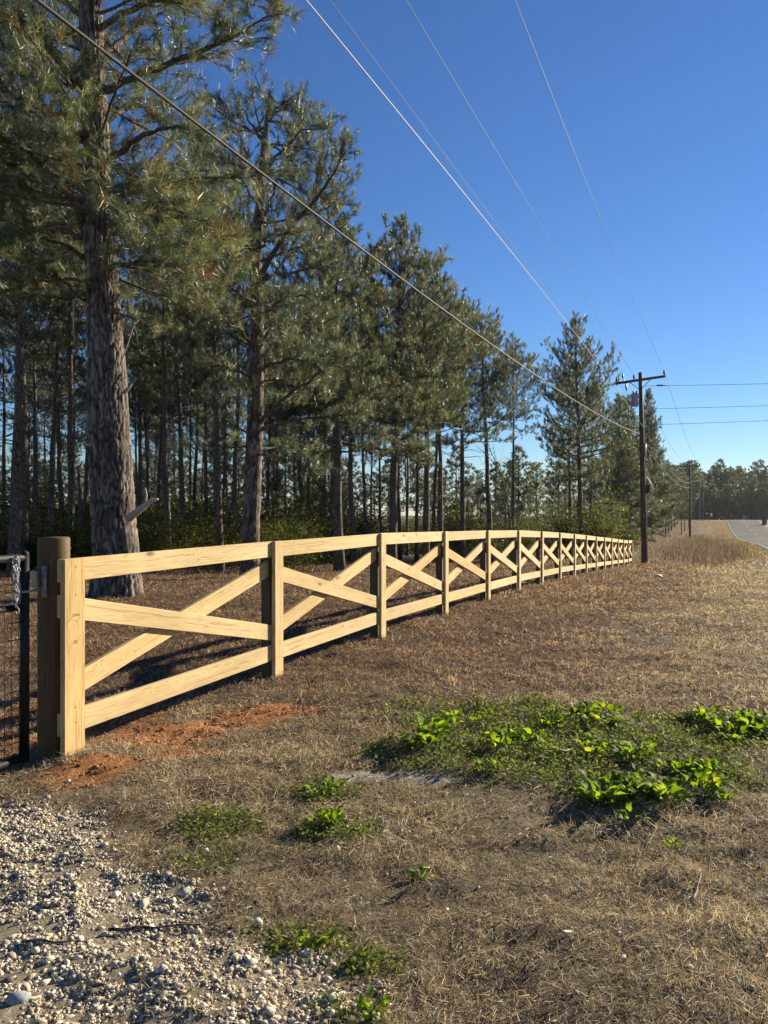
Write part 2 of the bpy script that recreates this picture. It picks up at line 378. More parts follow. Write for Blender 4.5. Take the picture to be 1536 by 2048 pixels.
def m_asphalt():
    m, n, out = mat('asphalt'); L = n.links
    a = N(n, 'TexNoise', Scale=.35, Detail=5.0); L.new(coords(n, (1, .3, 1)), a.inputs[0])
    b = N(n, 'TexNoise', Scale=40., Detail=4.0, Roughness=.8); L.new(coords(n, (1, 1, 1)), b.inputs[0])
    c = mix(n, ramp(n, a.outputs[0], [(.35, (.045, .047, .049)), (.65, (.072, .073, .073))]), ramp(n, b.outputs[0], [(.3, (.7, .7, .7)), (.7, (1.3, 1.3, 1.3))]), 1.0, 'MULTIPLY')
    principled(n, out, c, .95, .08, bump(n, b.outputs[0], .5, .004)); return m
M['asphalt'] = m_asphalt()

# ------------------------------------------------------------------ the ground, one sheet to the horizon
def axis(segs):
    out = [segs[0][0]]
    for a, b, d0, d1 in segs:
        x = a
        while x < b - 1e-6:
            t = (x - a) / (b - a); x += d0 * (d1 / d0) ** t; out.append(min(x, b))
    return np.unique(np.round(np.array(out), 4))
gy = axis([(-400, -20, 60, 6), (-20, 1.4, 3, .08), (1.4, 7, .06, .09), (7, 20, .1, .4), (20, 60, .35, 1.0), (60, 190, 1.0, 2.2), (190, 420, 2.5, 20), (420, 1300, 40, 200)])
gxs = axis([(-1300, -200, 200, 30), (-200, -14, 20, 1.2), (-14, -3.6, .9, .12), (-3.6, 3.4, .075, .075), (3.4, 16, .1, .6), (16, 90, .6, 2.2), (90, 200, 2, 25), (200, 1300, 40, 200)])
GX, GY = np.meshgrid(gxs, gy)
gz = hgt(GX, GY)
mg = m_gravel(GX, GY); gz = gz + mg * (fbm(GX * 30, GY * 30, 12, 2) - .4) * .018
mc = m_clay(GX, GY); gz = gz + mc * (fbm(GX * 11, GY * 11, 13, 3) - .5) * .07
nn = fbm(GX * .8, GY * .8, 50)[..., None]; n2 = fbm(GX * 2.5, GY * 2.5, 51)[..., None]
base = np.array([.11, .085, .057]) * (1 - nn) + np.array([.20, .16, .11]) * nn
base = base * (.8 + .4 * n2)
def lay(c, m, cc, n=None): 
    m = np.asarray(m)[..., None]; return c * (1 - m) + np.asarray(cc) * m
vv = lat(GX, GY)
base = lay(base, m_straw(GX, GY) * .8, (.088, .054, .037))
base = lay(base, m_green(GX, GY) * .6, (.11, .12, .045))
base = lay(base, sstep(30, 60, GY) * (1 - m_straw(GX, GY)) * .7, (.22, .155, .085))
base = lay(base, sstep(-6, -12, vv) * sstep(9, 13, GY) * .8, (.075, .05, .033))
base = lay(base, m_sand(GX, GY) * .85, (.33, .30, .26))
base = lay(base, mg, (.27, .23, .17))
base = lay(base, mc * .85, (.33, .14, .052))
ny, nx = GX.shape
ii = np.arange(ny - 1)[:, None] * nx + np.arange(nx - 1)[None]
A, B, Cc, D = ii.ravel(), (ii + 1).ravel(), (ii + nx + 1).ravel(), (ii + nx).ravel()
T = np.concatenate([np.stack([A, B, Cc], 1), np.stack([A, Cc, D], 1)])
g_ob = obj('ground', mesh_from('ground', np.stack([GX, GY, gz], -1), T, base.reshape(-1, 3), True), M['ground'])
tag(g_ob, 'brown winter verge and clearing of dead grass and bare soil', kind='structure')

# ------------------------------------------------------------------ road
def strip(name, l, r, y0, y1, dz, m, parent=None, step=1.5, cross=3):
    ys = np.arange(y0, y1 + .01, step); vs_ = np.linspace(l, r, cross)
    Y = np.repeat(ys[:, None], cross, 1); X = FS * Y - 3.857 + vs_[None] + rbend(Y)
    mid = (ROAD_L + ROAD_R) / 2; z = np.interp(Y, _yy, _yr) + EYE + dz + .05 * (1 - ((vs_[None] - mid) / 3.3) ** 2)
    k = np.arange(len(ys) - 1)[:, None] * cross + np.arange(cross - 1)[None]
    a, b, c, d = k.ravel(), (k + 1).ravel(), (k + cross + 1).ravel(), (k + cross).ravel()
    return obj(name, mesh_from(name, np.stack([X, Y, z], -1), np.concatenate([np.stack([a, b, c], 1), np.stack([a, c, d], 1)]), None, True), m, parent)
road = tag(strip('road', ROAD_L, ROAD_R, -40, 230, .03, M['asphalt'], cross=9), 'grey asphalt country road rising to a crest', kind='structure')
strip('edge_line', ROAD_L + .18, ROAD_L + .30, -40, 230, .036, M['line_w'], road)
strip('edge_line', ROAD_R - .30, ROAD_R - .18, -40, 230, .036, M['line_w'], road)
for k in range(20):
    strip('centre_line', 10.94, 11.06, -36 + k * 12, -32 + k * 12, .036, M['line_y'], road)
dw = strip('driveway', ROAD_R + .15, ROAD_R + 7, 128, 136, .04, m_simple('pale_concrete', (.34, .32, .28), (.45, .43, .38), .9, .2, 0, 3), None)
tag(dw, 'pale concrete driveway meeting the far side of the road', kind='structure')

# ------------------------------------------------------------------ the fence
FD = np.array([FS, 1.0]); FD = FD / np.linalg.norm(FD)          # along the fence
FN = np.array([FD[1], -FD[0]])                                   # out of its front face, towards the road
STEP = 2.25
NP = 17
def fpt(y): return np.array([FS * y - 3.857, y])
posts = []
for i in range(NP):
    y = 4.70 + STEP * i if i < 16 else 4.70 + STEP * 15 + 2.05
    p = fpt(y); posts.append((p, float(np.interp(p[1], _yy, _yf)) + EYE))
HP = 1.24
fence = tag(empty('board_fence', (*posts[0][0], posts[0][1])), 'long pale new pine crossbuck fence running from the gate to the utility pole', 'fence')
inv = Matrix.Translation(fence.location).inverted()
def board_mesh(name, poly, t, bev=.003):
    bm = bmesh.new()
    a = [bm.verts.new((x, 0, z)) for x, z in poly]; b = [bm.verts.new((x, t, z)) for x, z in poly]
    bm.faces.new(a); bm.faces.new(b[::-1]); n = len(poly)
    for k in range(n): bm.faces.new((a[k], b[k], b[(k + 1) % n], a[(k + 1) % n])[::-1])
    bmesh.ops.recalc_face_normals(bm, faces=bm.faces)
    bmesh.ops.bevel(bm, geom=list(bm.edges), offset=bev, segments=1, affect='EDGES')
    me = bpy.data.meshes.new(name); bm.to_mesh(me); bm.free(); return me
def board(name, A, B, h, depth, t, mt, parent, vertical=False):
    """board whose centre line runs A->B on the fence's front plane, set back by depth, thickness t"""
    A = Vector(A); B = Vector(B); ax = (B - A).normalized(); back = Vector((-FN[0], -FN[1], 0)); zz = ax.cross(back).normalized()
    if zz.z < 0 : zz = -zz
    L = (B - A).length; al = math.asin(max(-1, min(1, ax.z)))
    e = 0 if vertical else h / 2 * math.tan(al)
    me = board_mesh(name, [(-e, -h / 2), (L - e, -h / 2), (L + e, h / 2), (e, h / 2)], t)
    o = obj(name, me, mt)
    Mx = Matrix((( ax.x, back.x, zz.x, 0), (ax.y, back.y, zz.y, 0), (ax.z, back.z, zz.z, 0), (0, 0, 0, 1)))
    o.matrix_world = Matrix.Translation(A + back * depth) @ Mx
    o.parent = parent; o.matrix_parent_inverse = parent.matrix_basis.inverted()
    return o
def P3(p, s, z): q = p + FD * s; return (q[0], q[1], z)
nail_me = Geo().tube([(0, 0, 0), (0, .0025, 0)], [.0045, .0045], 8).mesh('nail')
W = .145
fence_posts = []
for i, (p, z0) in enumerate(posts):
    w = .166 if i == 0 else W
    # upright behind the rails
    if i == 0:
        c = p - FN * (.076 + .095)
        g = Geo(); zs = np.concatenate([np.linspace(-.15, 1.36, 12), [1.37]]); rr = np.full(13, .094); rr[0] = .1; rr[-1] = .088
        ang = np.arange(28) / 28 * 2 * np.pi
        V = []; 
        for z, r in zip(zs, rr): 
            q = r * (1 + .012 * np.sin(3 * ang + z) + .008 * np.sin(7 * ang + 2 * z)); V.append(np.stack([np.full(28, z), q * np.cos(ang), q * np.sin(ang)], 1))
        V = np.concatenate(V + [np.array([[1.372, 0, 0]])]); k = np.arange(12)[:, None] * 28; j = np.arange(28)[None]; j2 = (j + 1) % 28
        T = np.concatenate([np.stack([(k + j).ravel(), (k + j2).ravel(), (k + 28 + j2).ravel()], 1), np.stack([(k + j).ravel(), (k + 28 + j2).ravel(), (k + 28 + j).ravel()], 1),
                            np.stack([12 * 28 + j.ravel(), 12 * 28 + j2.ravel(), np.full(28, 13 * 28)], 1)])
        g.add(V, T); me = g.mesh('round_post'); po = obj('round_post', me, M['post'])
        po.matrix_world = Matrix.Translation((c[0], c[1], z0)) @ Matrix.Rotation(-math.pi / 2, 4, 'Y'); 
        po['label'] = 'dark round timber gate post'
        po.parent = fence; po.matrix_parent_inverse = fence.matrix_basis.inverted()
    else:
        po = board('post', P3(p, .0, z0 - .25), P3(p, 0, z0 + HP - .012), .088, .0765, .088, M['post'], fence, True)
    fb = board('face_board', P3(p, 0, z0 - .012 if i else z0 - .03), P3(p, 0, z0 + HP), w, 0, .038, M['wood'], fence, True)
    fence_posts.append(fb)
    if i < 4:
        for zz in (HP - .055, HP - .24, .55, .19) if i else (HP - .05, HP - .22, .33, .24):
            for s in ((.0,) if i == 0 else (-.04, .04)):
                q = p + FD * (s + .006) + FN * .0012
                n_ = obj('nail', nail_me, M['dark']); n_.matrix_world = Matrix.Translation((q[0], q[1], z0 + zz)) @ Matrix.Rotation(math.atan2(FN[1], FN[0]) - math.pi / 2 + math.pi, 4, 'Z')
                n_.parent = fence; n_.matrix_parent_inverse = fence.matrix_basis.inverted()
rl = random.Random(4)
for i in range(NP - 1):
    (p, za), (q, zb) = posts[i], posts[i + 1]
    L = float(np.linalg.norm(q - p)); s0 = -.07 if i == 0 else .003
    def pt(s, z): return P3(p, s, za + (zb - za) * s / L + z)
    e1 = L - .003 if i < NP - 2 else L + .06
    j1, j2, j3 = (rl.uniform(-.006, .006) for _ in range(3))
    board('top_rail', pt(s0, HP - .071 + (j1 if i else 0)), pt(e1, HP - .071), .14, .0385, .038, M['wood'], fence)
    board('bottom_rail', pt(s0, .238 + j2), pt(e1, .238 + j3), .14, .0385, .038, M['wood'], fence)
    # crossbuck: one board in front, the other behind it
    board('brace', pt(s0 if i == 0 else .01, HP - .285), pt(L - .01, .405), .138, .0385, .038, M['wood'], fence)
    board('brace', pt(.05 if i else .02, .43), pt(L - .05, HP - .245), .138, .0775, .036, M['wood'], fence)
# ink stamps on the first upright: worn marks, too small to read
gi = Geo(); rs = random.Random(3); p, z0 = posts[0]
for (zc, rows, wd) in ((.90, 2, .055), (.74, 3, .03), (.86, 1, .02)):
    for r in range(rows):
        x = -wd / 2
        while x < wd / 2:
            w_ = rs.uniform(.002, .006); a = p + FD * (x + .01) + FN * .0012; zz = z0 + zc - r * .008
            gi.box((a[0], a[1], zz), (.0012, w_, rs.uniform(.002, .005)), np.array([[FN[0], FD[0], 0], [FN[1], FD[1], 0], [0, 0, 1]])); x += w_ + rs.uniform(.001, .004)
st = obj('ink_stamp', gi.mesh('ink_stamp'), M['ink']); st['kind'] = 'stuff'; st.parent = fence; st.matrix_parent_inverse = fence.matrix_basis.inverted()

# ------------------------------------------------------------------ gate
G0 = posts[0][0] - FN * .17 - FD * .225; gz0 = posts[0][1]
gate = tag(empty('metal_gate', (G0[0], G0[1], gz0)), 'black tubular metal gate with wire mesh beside the round post', 'gate')
def gl(u, z, n=0): q = -FD * u + FN * n; return (q[0], q[1], z)
GL = 3.6
def gt(name, pts, r, m=M['black'], sides=10): return obj(name, Geo().tube(pts, r, sides).mesh(name, True), m, gate)
gt('stile', [gl(0, .05), gl(0, 1.28)], .027); gt('stile', [gl(GL, .05), gl(GL, 1.28)], .027)
gt('top_rail', [gl(.0, 1.255), gl(GL, 1.255)], .024); gt('middle_rail', [gl(.02, .965), gl(GL, .965)], .02); gt('bottom_rail', [gl(.02, .075), gl(GL, .075)], .024)
obj('cap', Geo().tube([gl(0, 1.28), gl(0, 1.287), gl(0, 1.30)], [.027, .024, .008], 10).mesh('cap'), M['black'], gate)
gb = Geo(); gb.tube([gl(1.8, .09), gl(1.8, .95)], .018, 8); obj('brace', gb.mesh('brace', True), M['black'], gate)
for k in range(1, 71):
    wv = Geo().tube([gl(k * .0508, .08, .014), gl(k * .0508, .96, .014)], .003, 4).mesh('mesh_wire'); obj('mesh_wire', wv, M['black'], gate)
hw = Geo().tube([gl(.0, 0, .017), gl(GL, 0, .017)], .003, 4).mesh('mesh_wire')
for k in range(1, 9): obj('mesh_wire', hw, M['black'], gate, (0, 0, .08 + k * .1))
# latch: bolt rod from the gate to the receiver on the round post
lt = obj('latch_rod', Geo().tube([gl(.04, 1.055, .03), gl(-.10, 1.06, .03)], .008, 8).mesh('latch_rod', True), M['galv'], gate)
rc = Geo(); rot = np.array([[FN[0], FD[0], 0], [FN[1], FD[1], 0], [0, 0, 1]])
a = posts[0][0] - FN * .135 - FD * .108
rc.box((a[0], a[1], gz0 + 1.105), (.03, .012, .19), rot)
for zz in (1.185, 1.15, 1.12, 1.035): rc.box((a[0] - FD[0] * .008, a[1] - FD[1] * .008, gz0 + zz), (.022, .01, .02), rot)
o_ = obj('latch_plate', rc.mesh('latch_plate'), M['galv']); o_.parent = fence; o_.matrix_parent_inverse = fence.matrix_basis.inverted()
a2 = posts[0][0] - FN * .19 - FD * .135
o_ = obj('latch_block', Geo().box((a2[0], a2[1], gz0 + 1.12), (.03, .03, .10), rot).mesh('latch_block'), M['tan']); o_.parent = fence; o_.matrix_parent_inverse = fence.matrix_basis.inverted()
# a chain hung over the gate's top tube
ch = tag(empty('chain', (*(G0 - FD * .09), gz0 + .96)), 'grey steel chain hanging from the top tube of the black gate', 'chain')
lk = []
ang = np.linspace(0, 2 * np.pi, 13)[:-1]
loop = np.stack([np.cos(ang) * .011, np.zeros(12), np.sin(ang) * .02], 1); loop = np.concatenate([loop, loop[:1]])
link_me = Geo().tube(loop, .0032, 5, False).mesh('link', True)
rk = random.Random(2)
for s, (du, n, z1) in enumerate(((-.02, 9, .285), (.0, 10, .29), (.022, 9, .28), (.01, 8, .27))):
    for k in range(n):
        c = -FD * (du + rk.uniform(-.006, .006)) + FN * (.03 + .006 * s)
        l_ = obj('link', link_me, M['galv'], ch, (c[0], c[1], z1 - k * .029)); l_.rotation_euler = (rk.uniform(-.3, .3), rk.uniform(-.3, .3), (k % 2) * 1.57 + rk.uniform(-.3, .3))
hk = -FD * .0 + FN * .04
obj('hook', Geo().tube([(hk[0], hk[1], .02), (hk[0] + .012, hk[1], -.005), (hk[0] + .008, hk[1], -.03), (hk[0] - .01, hk[1], -.03), (hk[0] - .012, hk[1], -.01)], .004, 6).mesh('hook', True), M['galv'], ch)

# ------------------------------------------------------------------ pines
def perp(rng, d):
    r = rng.normal(size=d.shape); return nrm(r - (r * d).sum(-1, keepdims=True) * d)
def needle_arrays(rng, P, D, S, n, ln, w, shoot, tint, spread=(.15, 1.0), droop=.10):
    T = len(P); p = np.repeat(P, n, 0); d = np.repeat(nrm(D), n, 0); s = np.repeat(S, n)[:, None]
    th = rng.uniform(*spread, (T * n, 1)); u = perp(rng, d)
    dr = d * np.cos(th) + u * np.sin(th)
    b = p + d * rng.uniform(-1, .25, (T * n, 1)) * shoot * s
    L = ln * s * rng.uniform(.65, 1.12, (T * n, 1))
    tip = b + dr * L; tip[:, 2:] -= droop * L * rng.uniform(.3, 1.2, (T * n, 1))
    sd = nrm(np.cross(dr, d + .95 * rng.normal(size=dr.shape))) * w * s * .5      # a brush of needles catches the light together
    V = np.stack([b - sd, b + sd, tip], 1).reshape(-1, 3)
    C = np.repeat(np.repeat(tint, n, 0) * rng.uniform(.75, 1.3, (T * n, 1)), 3, 0)
    return V, np.arange(T * n * 3).reshape(-1, 3), C
GREEN = np.array([[.064, .087, .047], [.09, .108, .06], [.16, .165, .098], [.038, .060, .042]])
def tints(rng, n, rust=.02):
    k = GREEN[rng.integers(0, 4, n)] * rng.uniform(.65, 1.45, (n, 1))
    r = rng.random(n) < rust; k[r] = np.array([.14, .075, .03]); return k
def grow(rng, p, d, L, n, up=0., wob=.12):
    pts = [np.array(p, float)]; d = nrm(np.array(d, float)); st = L / n
    for k in range(n):
        d = nrm(d + np.array([0, 0, up]) * st + rng.normal(size=3) * wob * math.sqrt(st)); pts.append(pts[-1] + d * st)
    return np.array(pts)
def along(pts, t):
    n = len(pts) - 1; k = min(int(t * n), n - 1); f = t * n - k
    return pts[k] * (1 - f) + pts[k + 1] * f, nrm(pts[k + 1] - pts[k])
class Tufts:
    def __init__(s): s.P = []; s.D = []; s.S = []
    def add(s, p, d, sz): s.P.append(p); s.D.append(d); s.S.append(sz)
def foliate(rng, limbs, tufts, pts, r, L, sub=4.2, start=.3, tuft_gap=.26, tsz=1.0, sides=4, dens=1.0, upb=.35):
    """side shoots and tufts along one limb"""
    nsub = max(2, int(L * sub))
    for k in range(nsub):
        t = start + (1 - start) * (k + rng.random()) / nsub
        if t > .985: continue
        q, d = along(pts, t)
        sidev = nrm(np.cross(d, [0, 0, 1.0]) * (1 if k % 2 else -1) + rng.normal(size=3) * .35)
        sl = (.30 + .42 * L * (1 - t) ** .8 * rng.uniform(.5, 1.1)) * min(1, .5 + L * .25)
        sp = grow(rng, q, d * .75 + sidev * .9 + np.array([0, 0, .12]), sl, 4, upb, .25)
        limbs.tube(sp, np.linspace(max(.006, r * (1 - t) * .45), .004, len(sp)), 3, False)
        m = max(1, int(sl / tuft_gap))
        for j in range(m):
            a, e = along(sp, (j + .75 * rng.random() + .3) / (m + .3) if m > 1 else 1.0)
            if rng.random() > dens: continue
            o = nrm(e + perp(rng, e[None])[0] * rng.uniform(.2, .9) + np.array([0, 0, .75]))
            tufts.add(a + o * .10, o, tsz * rng.uniform(.75, 1.2))
        tufts.add(sp[-1], nrm(sp[-1] - sp[-2] + np.array([0, 0, .4])), tsz * rng.uniform(.9, 1.25))
    tufts.add(pts[-1], nrm(pts[-1] - pts[-2] + np.array([0, 0, .4])), tsz * 1.1)
def pine_parts(seed, H, r0, cb, cr, nb, n_need=26, ln=.20, w=.010, sides=10, rows=16, lean=.02, sub=4.2, tsz=1.0, dead=6, shape='round', gap=.26, lowup=.0):
    rng = np.random.default_rng(seed)
    tz = np.linspace(0, 1, rows); wx = np.cumsum(rng.normal(0, .05, rows)) * .5; wy = np.cumsum(rng.normal(0, .05, rows)) * .5
    tp = np.stack([lean * tz * H + wx - wx[0], wy - wy[0], tz * H - .25 * (tz == 0)], 1)
    tr = r0 * (1 - .93 * tz ** 1.15) * (1 + .35 * np.exp(-tz * H / .35)) + .006
    trunk = Geo().tube(tp, tr, sides, True)
    limbs, tf = Geo(), Tufts(); az = rng.random() * 6
    for k in range(nb):
        s = (k + rng.random() * .9) / nb; t = cb + (1 - cb) * s * .985; az += 2.4 + rng.normal() * .5
        if shape == 'round': f = (.60 + .48 * math.sin(math.pi * min(1, s * 1.05 + .08))) * (1 - s ** 3.4) ** .7 + .13
        else: f = (1 - s) ** .85 * (.85 + .3 * rng.random()) + .10
        L = cr * f * rng.uniform(.62, 1.18)
        p, _ = along(tp, t); el = math.radians(2 + 58 * s + rng.normal() * 10) + lowup * (1 - s)
        d = np.array([math.cos(az) * math.cos(el), math.sin(az) * math.cos(el), math.sin(el)])
        pts = grow(rng, p, d, L, 7, .14 + .20 * s, .14)
        rb = max(.012, np.interp(t, tz, tr) * .36 * min(1.2, .45 + L / 4))
        limbs.tube(pts, np.linspace(rb, .006, len(pts)) , 5, False)
        foliate(rng, limbs, tf, pts, rb, L, sub, .22, gap, tsz)
    tf.add(tp[-1], np.array([0, 0, 1.]), 1.2 * tsz)
    for k in range(dead):      # dead stubs and bare twigs under the crown
        t = rng.uniform(.18, max(.2, cb)); p, _ = along(tp, t); a = rng.random() * 6.28; L = rng.uniform(.3, 1.6)
        pts = grow(rng, p, (math.cos(a), math.sin(a), rng.uniform(-.2, .4)), L, 5, -.05, .25)
        limbs.tube(pts, np.linspace(.022, .005, 6), 4, False)
        for j in range(int(L * 3)):
            q, d = along(pts, rng.uniform(.3, 1)); limbs.tube(grow(rng, q, d + rng.normal(size=3) * .7, rng.uniform(.15, .5), 3, 0, .3), np.linspace(.008, .003, 4), 3, False)
    P, D, S = np.array(tf.P), np.array(tf.D), np.array(tf.S)
    V, T, C = needle_arrays(rng, P, D, S, n_need, ln, w, .16, tints(rng, len(P)))
    return trunk.mesh('trunk', True), limbs.mesh('limbs', True), mesh_from('crown', V, T, C)
def pine(name, parts, loc, rz, sc, label, group=None, bark=None, cat='tree'):
    o = tag(empty(name, loc, rz), label, cat, group); o.scale = sc if hasattr(sc, '__len__') else (sc, sc, sc)
    obj('trunk', parts[0], bark or M['bark'], o); tag(obj('limbs', parts[1], bark or M['bark'], o), kind='stuff'); tag(obj('crown', parts[2], M['needle'], o), kind='stuff')
    return o
# prototypes, 14 m tall
PR = {
 'edge_a': pine_parts(11, 14, .18, .32, 3.0, 70, 40, .23, .012, sub=5.0, gap=.24, lowup=-.2),
 'edge_b': pine_parts(12, 14, .15, .44, 2.7, 54, 40, .23, .012, lean=-.015, sub=5.0, gap=.24, lowup=-.15),
 'tall_a': pine_parts(13, 14, .13, .56, 2.4, 46, 28, .22, .013, lean=.01, dead=16, sub=5.4, gap=.22),
 'tall_b': pine_parts(14, 14, .12, .60, 2.2, 40, 28, .22, .013, lean=-.02, dead=18, sub=5.4, gap=.22),
 'tall_c': pine_parts(15, 14, .14, .50, 2.6, 48, 28, .22, .013, lean=.03, dead=14, sub=5.4, gap=.22),
 'cone':   pine_parts(16, 14, .22, .07, 3.5, 150, 22, .28, .020, shape='cone', sub=5.0, dead=2, gap=.26),
 'young':  pine_parts(17, 5, .07, .06, 1.5, 44, 24, .22, .013, sides=7, rows=9, shape='cone', dead=0, sub=5.0),
 'far_a':  pine_parts(18, 14, .17, .30, 3.1, 50, 14, .46, .055, sides=6, rows=8, sub=2.8, tsz=1.15, dead=0, gap=.45),
 'far_b':  pine_parts(19, 14, .17, .10, 2.8, 60, 14, .46, .055, sides=6, rows=8, sub=2.6, tsz=1.15, dead=0, gap=.45),
}

def extra_limbs(rng, parent, twigs, tf, f, spec, r_):
    """more leafy limbs: spec rows (trunk px, py, reach in metres, count)"""
    for (px, py, reach, cnt) in spec:
        for k in range(cnt):
            a = rng.random() * 6.283; L = reach * rng.uniform(.6, 1.15); el = rng.uniform(-.15, .55)
            q = grow(rng, f(px, py + rng.uniform(-30, 30)), (math.cos(a) * math.cos(el), math.sin(a) * math.cos(el), math.sin(el)), L, 9, .05, .16)
            obj('limb', Geo().tube(q, np.linspace(r_, .006, 10), 6).mesh('limb', True), M['bark'], parent)
            foliate(rng, twigs, tf, q, r_ * .5, L, 6.0, .25, .2, 1.0, 4, .95, .2)
# --- the big old pine, shaped limb by limb
def bark_trunk(cl, rad, sides, rows, cell, seed, lo, hi, depth, flare=0.):
    """trunk surface with real bark plates; cl rows of (x, y, z)"""
    cl = np.asarray(cl, float); t0 = np.linspace(0, 1, len(cl)); t = np.linspace(0, 1, rows)
    def sp(v):
        v = np.interp(t, t0, v); k = np.hanning(max(5, rows // len(cl) + 3)); k /= k.sum(); m = len(k) // 2
        return np.convolve(np.pad(v, (m, len(k) - 1 - m), mode='reflect', reflect_type='odd'), k, 'valid')
    c = np.stack([sp(cl[:, i]) for i in range(3)], 1); r = sp(np.asarray(rad, float))
    ang = np.arange(sides) / sides * 2 * np.pi
    A, Zz = np.meshgrid(ang, c[:, 2]); Rr = np.repeat(r[:, None], sides, 1)
    # cells on the unrolled surface, wrapped round in whole cells
    nc = int(round(2 * np.pi * r.mean() / cell[0])); u = A / (2 * np.pi) * nc; v = Zz / cell[1]
    wr = np.sin(A) * 2; u = u + (vn(np.cos(A) * 4 + 50, Zz * 3 + wr, seed) - .5) * 1.8; v = v + (vn(np.cos(A) * 5 + wr, Zz * 4 + 9, seed + 1) - .5) * 1.6
    i, j = np.floor(u), np.floor(v); d1 = np.full(u.shape, 9.); d2 = np.full(u.shape, 9.); idv = np.zeros(u.shape)
    for a in (-1, 0, 1):
        for b in (-1, 0, 1):
            ci, cj = i + a, j + b; cm = np.mod(ci, nc)
            px = ci + .15 + .7 * hash2(cm, cj, seed + 5); py = cj + .1 + .8 * hash2(cm, cj, seed + 6)
            d = np.hypot(u - px, (v - py)); nw = d < d1
            d2 = np.where(nw, d1, np.minimum(d2, d)); idv = np.where(nw, hash2(cm, cj, seed + 7), idv); d1 = np.where(nw, d, d1)
    e = np.clip((d2 - d1) / .45, 0, 1); plate = e ** .7
    fine = fbm(A * 16, Zz * 12, seed + 9, 3) - .5
    disp = depth * (plate * (.55 + .6 * idv) + fine * .5) - depth * .5
    fl = 1 + flare * np.exp(-(Zz - Zz.min()) / .38) * (1 + .32 * np.cos(A * 5 + 1) + .18 * np.cos(A * 3))
    big = 1 + .035 * (fbm(np.cos(A) * 1.5 + 5, Zz * 1.2 + np.sin(A), seed + 3, 2) - .5) * 2
    rad2 = Rr * fl * big + disp
    V = np.stack([c[:, 0:1] + rad2 * np.cos(A), c[:, 1:2] + rad2 * np.sin(A), Zz], -1).reshape(-1, 3)
    k = np.arange(rows - 1)[:, None] * sides; jj = np.arange(sides)[None]; j2 = (jj + 1) % sides
    T = np.concatenate([np.stack([(k + jj).ravel(), (k + j2).ravel(), (k + sides + j2).ravel()], 1), np.stack([(k + jj).ravel(), (k + sides + j2).ravel(), (k + sides + jj).ravel()], 1)])
    C = (np.array(lo) * (1 - plate[..., None]) + np.array(hi) * plate[..., None] * (.45 + 1.0 * idv[..., None])).reshape(-1, 3)
    return mesh_from('trunk', V, T, C, False)
HY = 14.3
hb = np.array([gx(232, HY), HY]); hz = Z(*hb)
hero = tag(empty('pine_tree', (hb[0], hb[1], hz)), 'big old pine with thick rough plated bark behind the first fence panel', 'tree')
def hp(px, py, dy=0.): return at(px, py, HY + dy) - np.array([hb[0], hb[1], hz])
cx_px = [(234, 1215, 45), (233, 1120, 43), (227, 1040, 41), (222, 950, 41), (217, 860, 40), (215, 780, 37), (212, 700, 34), (208, 620, 31), (203, 540, 30), (198, 460, 28), (193, 380, 26),
         (192, 300, 24.5), (190, 220, 23), (187, 140, 22), (182, 60, 21), (180, -20, 20), (179, -140, 17), (176, -300, 13), (180, -480, 7), (182, -600, 2)]
cl = [hp(a, b) for a, b, _ in cx_px]; rd = [c / F * HY for *_, c in cx_px]
obj('trunk', bark_trunk(cl, rd, 108, 460, (.052, .30), 4, (.015, .012, .012), (.235, .20, .172), .036, .30), M['bark_big'], hero)
rh = np.random.default_rng(21)
